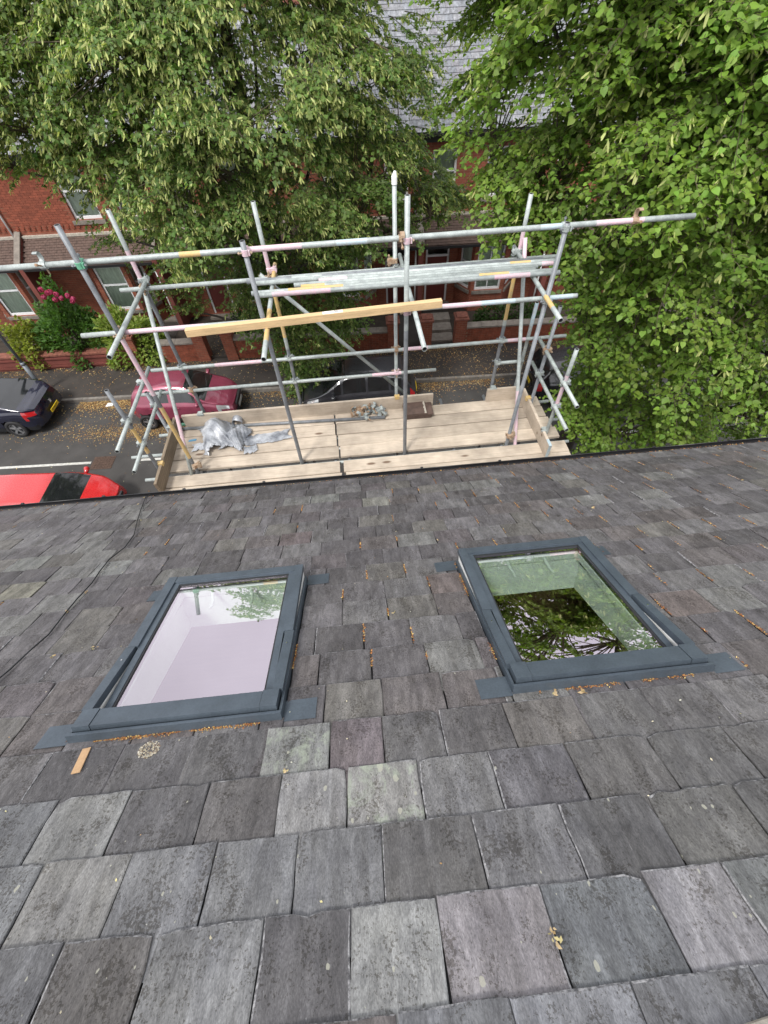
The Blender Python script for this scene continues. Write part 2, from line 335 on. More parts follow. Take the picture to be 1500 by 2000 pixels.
def glass_house():
    m = bpy.data.materials.new('window_glass'); nt, N, L, b = nodes(m); N.remove(b); out = N['Material Output']
    tr = N.new('ShaderNodeBsdfTransparent'); tr.inputs[0].default_value = (.86,.92,.88,1); gl = N.new('ShaderNodeBsdfGlossy'); gl.inputs['Roughness'].default_value = .02
    fr = N.new('ShaderNodeFresnel'); fr.inputs[0].default_value = 1.55; mx = N.new('ShaderNodeMixShader'); L.new(fr.outputs[0], mx.inputs[0]); L.new(tr.outputs[0], mx.inputs[1]); L.new(gl.outputs[0], mx.inputs[2]); L.new(mx.outputs[0], out.inputs[0]); return m
GLASS = glass_house()
def glass_sky():
    m = bpy.data.materials.new('coated_roof_glazing'); nt, N, L, b = nodes(m); N.remove(b); out = N['Material Output']
    tr = N.new('ShaderNodeBsdfTransparent'); tr.inputs[0].default_value = (.91,.97,.93,1)
    gl = N.new('ShaderNodeBsdfGlossy'); gl.inputs['Roughness'].default_value = .0; gl.inputs[0].default_value = (1.0,.90,1.0,1)
    fr = N.new('ShaderNodeFresnel'); fr.inputs[0].default_value = 1.6; ma = N.new('ShaderNodeMath'); ma.operation = 'MULTIPLY_ADD'; ma.inputs[1].default_value = 1.5; ma.inputs[2].default_value = .33; ma.use_clamp = True
    L.new(fr.outputs[0], ma.inputs[0]); ge = N.new('ShaderNodeNewGeometry'); iv = N.new('ShaderNodeMath'); iv.operation = 'SUBTRACT'; iv.inputs[0].default_value = 1; L.new(ge.outputs['Backfacing'], iv.inputs[1])
    mb_ = N.new('ShaderNodeMath'); mb_.operation = 'MULTIPLY'; L.new(ma.outputs[0], mb_.inputs[0]); L.new(iv.outputs[0], mb_.inputs[1]); mx = N.new('ShaderNodeMixShader'); L.new(mb_.outputs[0], mx.inputs[0]); L.new(tr.outputs[0], mx.inputs[1]); L.new(gl.outputs[0], mx.inputs[2]); L.new(mx.outputs[0], out.inputs[0]); return m
SKYGLASS = glass_sky()
def paint(name, col, rough=.28, coat=1.0, metal=.0):
    m = bpy.data.materials.new(name); nt, N, L, b = nodes(m); b.inputs['Base Color'].default_value = c4(col); b.inputs['Roughness'].default_value = rough
    b.inputs['Metallic'].default_value = metal; b.inputs['Coat Weight'].default_value = coat; b.inputs['Coat Roughness'].default_value = .04
    t = N.new('ShaderNodeTexCoord').outputs['Object']; n = noise(nt, t, 2.5, 4, .6); r = ramp(nt, n, .3, .75, tuple(x*.82 for x in col)+(1,), tuple(min(1, x*1.12+.004) for x in col)+(1,)); L.new(r.outputs[0], b.inputs['Base Color'])
    d = noise(nt, t, 30, 4, .7); r2 = ramp(nt, d, .3, .8, (rough*.8,)*3+(1,), (min(1, rough*1.6),)*3+(1,)); L.new(r2.outputs[0], b.inputs['Roughness']); return m
CARGLASS = paint('dark_car_glass', (.012,.014,.015), .06, .6)
HEADL = paint('clear_headlamp', (.55,.57,.58), .12, 1, .5)
TAILL = paint('red_tail_lamp', (.42,.012,.015), .12, 1)
PLATEY = mat('yellow_number_plate', (.72,.52,.02), .45, 0, .05)
PLATEW = mat('white_number_plate', (.72,.72,.70), .45, 0, .05)
INK = mat('black_ink', (.012,.012,.012), .6, 0, .05)

def leaf_mat(name, trans=.42, rough=.5):
    m = bpy.data.materials.new(name); nt, N, L, b = nodes(m); out = N['Material Output']
    at = N.new('ShaderNodeAttribute'); at.attribute_name = 'tint'
    b.inputs['Roughness'].default_value = rough; b.inputs['Specular IOR Level'].default_value = .35
    L.new(at.outputs['Color'], b.inputs['Base Color'])
    tl = N.new('ShaderNodeBsdfTranslucent'); mu = new_mix(nt, 'MULTIPLY', 1); L.new(at.outputs['Color'], mu.inputs['A']); mu.inputs['B'].default_value = (1.25,1.35,.6,1)
    L.new(mu.outputs['Result'], tl.inputs[0]); mx = N.new('ShaderNodeMixShader'); mx.inputs[0].default_value = trans
    L.new(b.outputs[0], mx.inputs[1]); L.new(tl.outputs[0], mx.inputs[2]); L.new(mx.outputs[0], out.inputs[0]); return m
LEAF = leaf_mat('lime_leaf'); LITTER = leaf_mat('dry_litter', .1, .8)
def leaf_obj_mat():
    m = leaf_mat('lime_leaf_single'); nt = m.node_tree
    oi = nt.nodes.new('ShaderNodeObjectInfo'); at = [n for n in nt.nodes if n.type == 'ATTRIBUTE'][0]
    for l in list(nt.links):
        if l.from_node == at: nt.links.new(oi.outputs['Color'], l.to_socket)
    return m
LEAF1 = leaf_obj_mat()

# ================================================================== street surfaces
def grid_sheet(name, s0, s1, t0, t1, z, m, kind='structure', n=1):
    b = MB(); b.quad(ST(s0,t0,z), ST(s1,t0,z), ST(s1,t1,z), ST(s0,t1,z)); o = b.build(name, m, None, kind=kind); return o
KF, KN, WALLT = 13.2, 7.0, 15.25        # far kerb, near kerb, garden wall line
grid_sheet('ground', -90, 90, -60, 120, -.14, SOIL)
road = grid_sheet('road', -60, 60, KN, KF, -.004, ASPHALT)
# far pavement and near pavement as real steps
b = MB(); b.sbox(-60, 60, KF+.13, WALLT+.6, -.12, .11); pav = b.build('pavement', PAVE, None, kind='structure')
b = MB(); b.sbox(-60, 60, 3.3, KN-.13, -.12, .11); pav2 = b.build('pavement', PAVE, None, kind='structure')
def kerb_mesh():
    b = MB(); P = [(0,0,-.1),(.905,0,-.1),(.905,.125,-.1),(0,.125,-.1),(0,.012,.11),(.905,.012,.11),(.905,.125,.114),(0,.125,.114)]; b.hexa(P)
    return mesh_from('kerb_stone', b.v, b.f, [KERBM])
km = kerb_mesh()
for i in range(44):
    s = -19+i*.915
    o = link('kerb_stone', km, pav); o.location = ST(s, KF, random.uniform(-.004,.004)); o.rotation_euler = (0,0,SA+random.uniform(-.004,.004))
for i in range(20):
    s = -14+i*.915
    o = link('kerb_stone', km, pav2); o.location = ST(s+.905, KN, random.uniform(-.004,.004)); o.rotation_euler = (0,0,SA+math.pi)
# centre line dashes
tcl = 10.05
for s0, s1 in [(-14.4,-9.38),(-7.75,-5.2),(-3.0,-.5),(1.7,4.2),(6.2,8.7),(-19,-16.4)]:
    b = MB(); b.quad(ST(s0,tcl-.05,0), ST(s1,tcl-.05,0), ST(s1,tcl+.05,0), ST(s0,tcl+.05,0)); b.build('road_marking', ROADP, road)
# drain cover in the carriageway
mc = empty('drain_cover', ST(-8.98, 10.02, 0), 'rusty square iron drain cover set in the road beside the white centre line', 'drain cover')
b = MB(); b.sbox(-9.33,-8.63,9.74,10.30,-.004,.004); b.build('cover_frame', IRON, mc)
for i in range(6):
    for j in range(5):
        b = MB(); s = -9.24+i*.105; t = 9.81+j*.1; b.sbox(s,s+.06,t,t+.045,.004,.012); b.build('raised_stud', IRON, mc)

# ================================================================== our house and its slate roof
own = empty('slated_house', (0, 0, 0), 'slate roofed house in the foreground with two skylights and black gutter', 'house')
U0, U1, VR, VE = -5.6, 6.2, .19, 4.31
def v_eave(u): return VE-.0124*u
SKY = [(-.86, 'left'), (.94, 'right')]
SW, SV0, SV1 = .425, 1.297, 2.36
HOLE_U, HOLE_V0, HOLE_V1 = .335, 1.395, 2.295
def holed_sheet(b, h, m=0, flip=False, vmax=VE):
    us = sorted([U0, U1]+[c-HOLE_U for c,_ in SKY]+[c+HOLE_U for c,_ in SKY]); vs = [VR-.02, HOLE_V0, HOLE_V1, vmax-.02]
    for i in range(len(us)-1):
        for j in range(3):
            uc = (us[i]+us[i+1])/2
            if j == 1 and any(abs(uc-c) < HOLE_U for c,_ in SKY): continue
            q = [RP(us[i],vs[j+1],h), RP(us[i+1],vs[j+1],h), RP(us[i+1],vs[j],h), RP(us[i],vs[j],h)]
            b.quad(*(q[::-1] if flip else q), m)
b = MB(); holed_sheet(b, -.012)
# rear slope
rid = RP(0,VR,0); back = lambda u: RP(u,VR,-.012)
for (u0,u1) in [(U0,U1)]:
    p0, p1 = back(u0), back(u1); b.quad(p1, p0, p0+np.array([0,-4.2,-2.5]), p1+np.array([0,-4.2,-2.5]))
roof = b.build('roof', ANTH_D, own)
# house walls below
yw = RP(0,VE,0)[1]-.28; zw = RP(0,VE,0)[2]-.14
b = MB()
b.quad((U0,yw,0),(U1,yw,0),(U1,yw,zw),(U0,yw,zw)); b.quad((U1,-3.6,0),(U0,-3.6,0),(U0,-3.6,6.4),(U1,-3.6,6.4))
for u in (U0+.02,U1-.02):
    b.add([(u,-3.6,0),(u,yw,0),(u,yw,zw),(u,RP(0,VR,0)[1],RP(0,VR,0)[2]-.1),(u,-3.6,6.4)],[(0,1,2,3,4)])
b.build('wall', BRICKS_ST, own)
b = MB(); ye, ze = RP(0,VE,0)[1], RP(0,VE,0)[2]
b.box(((U0+U1)/2, ye-.12, ze-.14), (U1-U0, .02, .2)); b.box(((U0+U1)/2, ye-.2, ze-.225),(U1-U0,.16,.015)); b.build('fascia_board', WHITE, own)
# gutter: half round channel along the eave, with brackets
b = MB(); n = 10
for seg in range(8):
    ua, ub = U0+(U1-U0)*seg/8, U0+(U1-U0)*(seg+1)/8
    ra, rb_ = [], []
    for k in range(n+1):
        a = math.pi*k/n
        for u, L_ in ((ua, ra), (ub, rb_)):
            c = RP(u, v_eave(u), 0); cy_, cz_ = c[1]+.045, c[2]-.028
            L_.append((u, cy_-.056*math.cos(a), cz_-.056*math.sin(a)))
    for k in range(n): b.quad(ra[k], ra[k+1], rb_[k+1], rb_[k])
    for k in (0, n): pass
    c = RP(ua, v_eave(ua), 0); d = RP(ub, v_eave(ub), 0)
    b.tube([(ua, c[1]+.101, c[2]-.026), (ub, d[1]+.101, d[2]-.026)], .006, 6)
b.build('gutter', GUTTER, own, smooth=True)
for u in np.arange(-4.5, 5.2, .85):
    c = RP(u, v_eave(u), 0); b = MB(); b.box((u, c[1]+.108, c[2]-.026), (.028,.018,.022)); b.build('gutter_clip', GUTTER, own)

# ---- slates
def slate_geom(wd, L, th, seed, nick=True):
    r = random.Random(seed); x0, x1 = -wd/2, wd/2
    j = lambda a: r.uniform(-a, a)
    out = []
    nt_ = 7
    sk = j(.0022)
    for i in range(nt_):
        f = i/(nt_-1); out.append([x0+wd*f+(0 if 0 < i < nt_-1 else j(.002)), j(.0014)+sk*(f-.5)*2])
    if nick and r.random() < .35:
        k = r.choice([0, nt_-1]); out[k][1] -= r.uniform(.006, .018); out[k][0] += (1 if k == 0 else -1)*r.uniform(.003,.010)
    if nick and r.random() < .2:
        k = r.randrange(1, nt_-1); out[k][1] -= r.uniform(.004,.009)
    right = [[x1+j(.0025), -L*f] for f in (.25,.5,.75)]; left = [[x0+j(.0025), -L*f] for f in (.75,.5,.25)]
    o = out[::-1]                       # tail from right to left -> order so polygon is CCW seen from above (y down the slope)
    poly = out[:1] and ([p for p in out] + right + [[x1,-L],[x0,-L]] + left)
    n = len(poly); inn = []
    cx, cy = 0, -L/2
    for i, (x, y) in enumerate(poly):
        e = r.uniform(.002,.006)
        ix = x-math.copysign(min(e, .5*abs(x)), x) if abs(x) > wd*.4 else x
        iy = y-(r.uniform(.002,.006) if i < nt_ else 0)
        inn.append((ix, iy))
    V = [(x, y, th+r.uniform(-.0006,.0006)) for x, y in inn]+[(x, y, th-r.uniform(.0015,.004)) for x, y in poly]+[(x, y, -.001) for x, y in poly]
    F = [tuple(range(n))[::-1]]; Mi = [0]
    skip = (nt_+3,); sideL = r.random() < .16; sideR = r.random() < .16
    for i in range(n):
        k = (i+1) % n
        if i in skip: continue
        tail = i < nt_-1 or (sideR and nt_-1 <= i < nt_+3) or (sideL and i >= nt_+4)
        F.append((i, k, n+k, n+i)[::1]); Mi.append(1 if tail else 0)
        F.append((n+i, n+k, 2*n+k, 2*n+i)); Mi.append(1 if tail else 0)
    return V, F, Mi
SL = .30; RISE = .0135
def slate_basis(u, vt, roll=0, dz=0, yaw=0):
    a = math.atan2(RISE, SL)
    Y = VV*math.cos(a)+NV*math.sin(a); X = UV+VV*yaw+NV*roll; X = X/np.linalg.norm(X); Y = Y-X*(Y@X); Y /= np.linalg.norm(Y); Z = np.cross(X, Y)
    P = RP(u, vt, RISE+dz); return X, Y, Z, P
TONES = [((.120,.115,.119), 5),((.102,.097,.101), 5),((.137,.134,.135), 3),((.112,.102,.101), 3),((.090,.086,.088), 3),((.125,.120,.112), 2),((.150,.150,.145), 1),((.108,.098,.102), 1.2),((.112,.103,.102), .6)]
TW = [t[1] for t in TONES]
VARS = []
for i in range(36):
    wd = random.choice([.245,.255,.255,.265,.28,.24])
    V, F, Mi = slate_geom(wd, SL, random.uniform(.006,.009), 100+i)
    VARS.append((wd, V, F, Mi, None))
slates = []
GA = .2025
tails = [None]+[.452+GA*k for k in range(20)]
# the courses nearest the camera, joint by joint (photo points on each joint) with the tone of each slate
ROWS = {2: ([(110,1880),(300,1850),(510,1850),(684,1850),(858,1800),(1062,1760),(1290,1780),(1455,1760)],
            [(98,100,106,.4),(96,91,88,.3),(126,129,131,.78),(95,93,98,.3),(150,155,154,.7),(137,128,136,.6),(95,103,110,.72),(140,137,146,.5),(116,124,123,.7)]),
        3: ([(60,1745),(228,1748),(405,1730),(577,1700),(749,1690),(936,1660),(1116,1640),(1295,1615),(1462,1582)],
            [(112,117,122,.7),(138,137,131,.5),(119,122,128,.6),(112,115,120,.3),(108,110,114,.3),(92,90,89,.2),(106,106,111,.78),(80,80,83,.3),(98,97,92,.5),(90,90,90,.3)]),
        4: ([(75,1630),(232,1604),(396,1584),(545,1560),(677,1550),(823,1535),(968,1520),(1124,1500),(1287,1480),(1443,1460)],
            [(110,115,121,.5),(130,132,129,.4),(90,88,91,.2),(93,88,88,.2),(148,148,148,.78),(144,143,139,.98),(120,120,122,.4),(90,87,96,.4),(96,93,91,.3),(93,92,92,.2),(90,88,88,.2)]),
        5: ([(77,1515),(224,1498),(370,1482),(516,1463),(645,1450),(748,1440),(866,1436),(1000,1426),(1150,1418),(1296,1408)],
            [(92,88,90,.2),(86,83,87,.2),(91,88,91,.2),(88,86,88,.2),(128,132,127,.97),(116,97,104,.4),(98,96,98,.3),(88,84,86,.2),(84,81,83,.2),(100,98,97,.2),(92,89,90,.2)])}
def lin(c): c /= 255; return ((c+.055)/1.055)**2.4 if c > .04 else c/12.92
def soft(t_):
    c = np.array([lin(t_[0]),lin(t_[1]),lin(t_[2])])*.98; g_ = c.mean(); c = g_+(c-g_)*.36; return c*(.112+(g_-.115)*.62)/g_
for ci, vt in enumerate(tails):
    if vt is None: continue
    u = U0+(.13 if ci % 2 else 0)+random.uniform(-.02,.02)
    fixed = None
    if ci in ROWS:
        js, tn = ROWS[ci]; ju = [onroof(p, .014)[0] for p in js]; fixed = (ju, tn)
        ju = [ju[0]-random.choice([.255,.27])]+ju+[ju[-1]+random.choice([.265,.28])]
        for q in range(len(ju)-1):
            t_ = tn[q]; uc = (ju[q]+ju[q+1])/2
            slates.append(dict(u=uc, v=vt*(1-.0029*uc)+random.gauss(0,.0012), w=ju[q+1]-ju[q]-random.choice([.003,.004,.006]), vi=0, force=True, tone=soft(t_), alpha=t_[3], roll=random.gauss(0,.0018), yaw=random.gauss(0,.0018), dz=random.uniform(-.0008,.0018), cut=None))
        lo, hi = ju[0], ju[-1]
    while u < U1:
        if fixed and lo-.16 < u < hi: u = hi+.002; continue
        vi = random.randrange(len(VARS)); wd = VARS[vi][0]; uc = u+wd/2+.002; gap = random.choice([.002,.003,.004,.006])
        if random.random() < .03: gap = .011
        u += wd+gap
        vv = vt*(1-.0029*uc)+random.gauss(0,.0018)
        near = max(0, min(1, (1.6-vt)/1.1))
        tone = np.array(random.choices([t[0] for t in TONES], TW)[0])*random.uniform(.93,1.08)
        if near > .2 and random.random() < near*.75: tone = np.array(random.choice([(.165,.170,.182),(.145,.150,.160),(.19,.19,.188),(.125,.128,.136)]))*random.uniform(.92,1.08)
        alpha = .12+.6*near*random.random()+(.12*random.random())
        slates.append(dict(u=uc, v=vv, w=wd, vi=vi, tone=tone, alpha=alpha, roll=random.gauss(0,.0028), yaw=random.gauss(0,.004), dz=random.uniform(-.0008,.0018), cut=None))
# particular slates the photo shows
def pick(p):
    uu, vv = onroof(p); return min(slates, key=lambda s: abs(s['u']-uu)/.13+abs(s['v']-GA/2-vv)/.10)
for p, tone, al in [((220,1120),(.18,.185,.18),.3),((200,1085),(.17,.17,.165),.3),
                    ((960,1085),(.135,.112,.107),.1),((1110,1410),(.125,.118,.112),.1),((880,1130),(.132,.112,.107),.1),((1370,1210),(.138,.118,.112),.1),((585,1050),(.130,.110,.112),.1),((760,975),(.185,.185,.165),.2),((640,985),(.175,.18,.17),.2),((40,1170),(.17,.165,.135),.2),((60,1110),(.16,.165,.155),.2)]:
    s = pick(p); s['tone'] = np.array(tone); s['alpha'] = al
# fit round the skylights
final = []; stubs = []
for s in slates:
    us, ue, vs, ve = s['u']-s['w']/2, s['u']+s['w']/2, s['v']-SL, s['v']
    if ve > v_eave(s['u'])+.012: ve = s['v'] = v_eave(s['u'])+.012
    pieces = [(us, ue, VR+.012 if vs < VR+.012 else None)]
    for c,_ in SKY:
        a0, a1 = c-SW-.006, c+SW+.006
        if ve > SV0+.05 and ve-GA < SV1-.01:
            np_ = []
            for (x0, x1, tp) in pieces:
                if x1 <= a0 or x0 >= a1: np_.append((x0, x1, tp)); continue
                if x0 < a0: np_.append((x0, a0, tp))
                if x1 > a1: np_.append((a1, x1, tp))
                if ve > SV1+.03: np_.append((max(x0,a0), min(x1,a1), SV1-.005))
                elif ve-GA < SV0: stubs.append(dict(s, v=SV0+.012, us=max(x0,a0), ue=min(x1,a1), top=None, cutu=True))
            pieces = np_
    for (x0, x1, top) in pieces:
        if x1-x0 < .007: continue
        d = dict(s); d['us'], d['ue'], d['top'] = x0, x1, top
        d['cutu'] = abs((x1-x0)-s['w']) > .002 or bool(s.get('force'))
        final.append(d)
final += [q for q in stubs if q['ue']-q['us'] > .007]
def screen_area(s):
    pts = [RP(s['us'],s['v']-GA), RP(s['ue'],s['v']-GA), RP(s['ue'],s['v']), RP(s['us'],s['v'])]
    x, y, z = proj(np.array(pts)); 
    if z.min() < .2: return 0
    if x.max() < -20 or x.min() > 1520 or y.min() > 2020: return 0
    x = np.clip(x, 0, 1500); y = np.clip(y, 0, 2000)
    return .5*abs(sum(x[i]*y[(i+1)%4]-x[(i+1)%4]*y[i] for i in range(4)))
final.sort(key=screen_area, reverse=True)
var_me = {}
JV, JF, JM, JT = [], [], [], []
for i, s in enumerate(final):
    wd = s['ue']-s['us']; L = SL if s['top'] is None else s['v']-s['top']
    if not s['cutu'] and s['top'] is None: V, F, Mi = VARS[s['vi']][1:4]; key = s['vi']
    else: V, F, Mi = slate_geom(wd, L, .008, 5000+i, bool(s.get('force'))); key = None
    X, Y, Z, P = slate_basis((s['us']+s['ue'])/2, s['v'], s['roll'], s['dz'], s['yaw'])
    if i < 300:
        if key is not None and key in var_me: me = var_me[key]
        else:
            me = mesh_from('slate', V, F, [SLATE, SLATE_E], Mi)
            if key is not None: var_me[key] = me
        o = link('slate', me, roof)
        Mx = Matrix.Identity(4)
        for r_ in range(3): Mx[r_][0], Mx[r_][1], Mx[r_][2], Mx[r_][3] = X[r_], Y[r_], Z[r_], P[r_]
        o.matrix_world = Mx; o.color = (*[float(t) for t in s['tone']], float(s['alpha']))
    else:
        b0 = len(JV)
        for (x, y, z) in V: JV.append(tuple(P+X*x+Y*y+Z*z))
        JF += [tuple(b0+k for k in f) for f in F]; JM += Mi; JT += [(*s['tone'], s['alpha'])]*len(F)
me = mesh_from('slate_field', JV, JF, [SLATE_J, SLATE_JE], JM)
at = me.attributes.new('tone', 'FLOAT_COLOR', 'FACE'); at.data.foreach_set('color', np.array(JT, dtype=np.float32).ravel())
tag(link('slate_field', me, roof), kind='stuff')

# ridge tiles and mortar
for i in range(25):
    u = U0+.2+i*.46; du = .225; b = MB(); n = 8; V = []
    for uu in (u-du, u+du):
        vr = VR+.03
        for k in range(n+1):
            a = math.pi*k/n; V.append(RP(uu, vr-.03+.10*math.cos(a)-.0, .035+.085*math.sin(a)))
        for k in range(n+1):
            a = math.pi*k/n; V.append(RP(uu, vr-.03+.085*math.cos(a), .03+.07*math.sin(a)))
    m_ = 2*(n+1); F = []
    for k in range(n): F += [(k, m_+k, m_+k+1, k+1), (n+1+k, n+2+k, m_+n+2+k, m_+n+1+k)]
    for e in (0, m_):
        for k in range(n): F.append((e+k, e+k+1, e+n+2+k, e+n+1+k))
    b.add(V, F); b.build('ridge_tile', TERRA, roof, smooth=True)
b = MB(); N_ = 110; us_ = np.linspace(U0+.05, U1-.05, N_); rows = []
for u in us_:
    vr = VR+.0
    e = vr+.125+.065*min(1,max(0,(u-.35)/.45))+random.uniform(-.010,.012); rows.append([RP(u, vr+.02, .09), RP(u, vr+.07, .055+random.uniform(-.004,.004)), RP(u, e, .026+random.uniform(-.002,.003)), RP(u, e+.008, .012)])
for i in range(N_-1):
    for k in range(3): b.quad(rows[i][k+1], rows[i+1][k+1], rows[i+1][k], rows[i][k])
b.build('ridge_mortar', MORTAR, roof, smooth=True)

# ---- attic room under the roof, seen through the skylights
HS = .20
b = MB(); holed_sheet(b, -HS, 0, True, VE-.9)
y0, y1 = RP(0,VR,-HS)[1]+.05, 2.2; zf = 6.05
zr = lambda y: RP(0,(y+(D0+HS)*math.sin(TH))/math.cos(TH),-HS)[2]
for xa in (-3.2, 3.4):
    b.add([(xa,y0,zf),(xa,y1,zf),(xa,y1,zr(y1)),(xa,y0,zr(y0))],[(0,1,2,3)])
b.quad((-3.2,y1,zf),(3.4,y1,zf),(3.4,y1,zr(y1)),(-3.2,y1,zr(y1))); b.quad((-3.2,y0,zf),(3.4,y0,zf),(3.4,y0,zr(y0)),(-3.2,y0,zr(y0)))
b.build('attic_lining', ATTW, own)
b = MB(); b.quad((-3.2,y0,zf),(3.4,y0,zf),(3.4,y1,zf),(-3.2,y1,zf)); b.build('attic_floor', ATTF, own)

# ---- skylights
def skylight(uc, label):
    def rb(b, u0,u1,v0,v1,h0,h1,m=0): b.rbox(uc+u0,uc+u1,v0,v1,h0,h1,m)
    a = SW; b = MB()
    rb(b, -a,a,SV0,SV0+.014,0,.060)                      # near upstand of the gutter tray
    rb(b, -a,a,SV0+.014,SV0+.03,0,.018)
    for sgn in (-1,1):
        x0, x1 = sorted((sgn*a, sgn*(a-.011))); rb(b, x0,x1,SV0+.014,SV1,0,.052)
        x0, x1 = sorted((sgn*(a-.011), sgn*(a-.028))); rb(b, x0,x1,SV0+.03,SV1-.04,-.01,.016)
    rb(b, -a,a,SV1-.03,SV1,0,.03)
    sk = b.build('skylight', ANTH, own, label=label)
    # fixed top hood and side covers
    b = MB(); rb(b, -a+.088,a-.088,SV0+.024,SV0+.108,.030,.078); b.build('top_hood', ANTH, sk)
    for sgn in (-1,1):
        x0, x1 = sorted((sgn*(a-.018), sgn*(a-.086))); b = MB(); rb(b, x0,x1,SV0+.022,SV0+.110,.028,.081); b.build('hood_end', ANTH, sk)
        x0, x1 = sorted((sgn*(a-.006), sgn*(a-.050))); b = MB(); rb(b, x0,x1,SV0+.112,1.795,.042,.077); b.build('side_cover', ANTH, sk)
        b = MB(); xm = sgn*(a-.03); c = RP(uc+xm, 1.70, .078); b.tube([c, c+NV*.002], .004, 8); b.build('cover_screw', CHROME, sk)
        # white painted timber frame inside
        x0, x1 = sorted((sgn*(a-.026), sgn*(a-.051))); b = MB(); rb(b, x0,x1,SV0+.04,SV1-.035,-.10,.0415); b.build('timber_frame', WHITE, sk)
    b = MB(); rb(b, -a+.03,a-.03,SV1-.085,SV1-.034,-.10,.028); b.build('timber_frame', WHITE, sk)
    # pivoting sash, a little open: the far half stands proud, the near half sinks
    ph = .098; vp = 1.80; hp = .052
    def T(u,v,h):
        dv = v-vp; return RP(uc+u, vp+dv*math.cos(ph)-(h-hp)*math.sin(ph), hp+(h-hp)*math.cos(ph)+dv*math.sin(ph))
    def tb(b,u0,u1,v0,v1,h0,h1,m=0):
        b.hexa([T(u0,v0,h0),T(u1,v0,h0),T(u1,v1,h0),T(u0,v1,h0),T(u0,v0,h1),T(u1,v0,h1),T(u1,v1,h1),T(u0,v1,h1)], m)
    for sgn in (-1,1):
        x0, x1 = sorted((sgn*(a-.012), sgn*(a-.062))); b = MB(); tb(b, x0,x1,1.800,2.372,.046,.077); b.build('sash_cover', ANTH, sk)
        x0, x1 = sorted((sgn*(a-.062), sgn*(a-.094))); b = MB(); tb(b, x0,x1,1.412,2.31,.030,.066); b.build('sash_rail', ANTH, sk)
        x0, x1 = sorted((sgn*(a-.094), sgn*(a-.102))); b = MB(); tb(b, x0,x1,1.412,2.30,.030,.063); b.build('glazing_seal', ANTH_D, sk)
        x0, x1 = sorted((sgn*(a-.064), sgn*(a-.110))); b = MB(); tb(b, x0,x1,1.40,2.31,-.012,.029); b.build('sash_timber', WHITE, sk)
    for sgn in (-1,1):
        x0, x1 = sorted((sgn*(a-.016), sgn*(a-.025))); b = MB(); tb(b, x0,x1,1.88,2.355,-.012,.0455); b.build('sash_edge', WHITE, sk)
    b = MB(); tb(b, -a+.060,a-.060,2.318,2.372,.044,.074); tb(b, -a+.060,a-.060,2.306,2.318,.044,.066); tb(b, -a+.0605,a-.0605,2.372,2.386,.030,.062); b.build('sash_cover', ANTH, sk)
    b = MB(); tb(b, -a+.094,a-.094,2.288,2.306,.030,.063); b.build('glazing_seal', ANTH_D, sk); b = MB(); tb(b, -a+.094,a-.094,1.405,1.418,.030,.062); b.build('glazing_seal', ANTH_D, sk)
    b = MB(); tb(b, -a+.110,a-.110,2.27,2.31,-.012,.029); tb(b, -a+.110,a-.110,1.40,1.44,-.012,.029); b.build('sash_timber', WHITE, sk)
    b = MB(); tb(b, -a+.102,a-.102,1.418,2.288,.052,.056); b.build('glass_pane', SKYGLASS, sk)
    # white plaster reveal
    b = MB(); hu = HOLE_U; q = lambda A,B: b.quad(RP(uc+A[0],A[1],-.005),RP(uc+B[0],B[1],-.005),RP(uc+B[0],B[1],-HS),RP(uc+A[0],A[1],-HS))
    q((-hu,HOLE_V0),(-hu,HOLE_V1)); q((hu,HOLE_V1),(hu,HOLE_V0)); q((-hu,HOLE_V1),(hu,HOLE_V1)); q((hu,HOLE_V0),(-hu,HOLE_V0)); b.build('plaster_reveal', OFFW, sk)
    # white friction arms and top bar inside
    for x in (-.13,.10):
        b = MB(); pts = [T(x, 2.255, .03), T(x+.004, 2.235, .012), T(x+.012, 2.20, -.006), T(x+.016, 2.165, -.010), T(x+.010, 2.13, .0)]
        b.tube(pts, [.010,.011,.009,.008,.006], 6); b.build('friction_arm', WHITE, sk, smooth=True)
    # flat lead-grey flashing tabs lying on the slates
    for (u0,u1,v0,v1) in [(-a-.135,-a-.001,SV0-.005,SV0+.098),(a+.001,a+.135,SV0-.005,SV0+.098),(-a-.135,-a-.001,SV1-.055,SV1+.055),(a+.001,a+.135,SV1-.055,SV1+.055)]:
        b = MB(); b.hexa([RP(uc+u0,v0,.015),RP(uc+u1,v0,.017),RP(uc+u1,v1,.019),RP(uc+u0,v1,.017),RP(uc+u0,v0,.0175),RP(uc+u1,v0,.0195),RP(uc+u1,v1,.0215),RP(uc+u0,v1,.019)]); b.build('flashing_tab', ANTH, sk)
    return sk
skylight(SKY[0][0], 'left of the two dark grey skylights, its glass reflecting pale sky')
skylight(SKY[1][0], 'right of the two dark grey skylights, its glass reflecting tree foliage')

# ---- things lying on the roof
cable_px = [(284,972),(276,992),(268,1018),(262,1045),(243,1070),(214,1092),(196,1115),(180,1138),(150,1172),(128,1196),(95,1238),(60,1270),(20,1308),(-20,1340),(-70,1385)]
b = MB(); pts = []
for p in cable_px:
    u, v = onroof(p, .03); pts.append(RP(u, v, .031+random.uniform(-.003,.004)))
c = pts[0]; pts = [c+np.array([.05,.12,-.14]), c+np.array([.02,.06,-.03])]+pts
b.tube(pts, .0042, 6); b.build('cable', ANTH_D, None, smooth=True, label='thin black cable wandering down the slates left of the skylights', cat='cable')
u, v = onroof((160,1487), .02); b = MB(); X = UV*.986+VV*.16; Y = np.cross(NV, X)
b.box(RP(u,v,.026), (.030,.105,.004), X, Y, NV); b.build('wood_slip', PLYTAN, None, label='thin tan strip of wood lying on a slate under the skylight', cat='wood offcut')

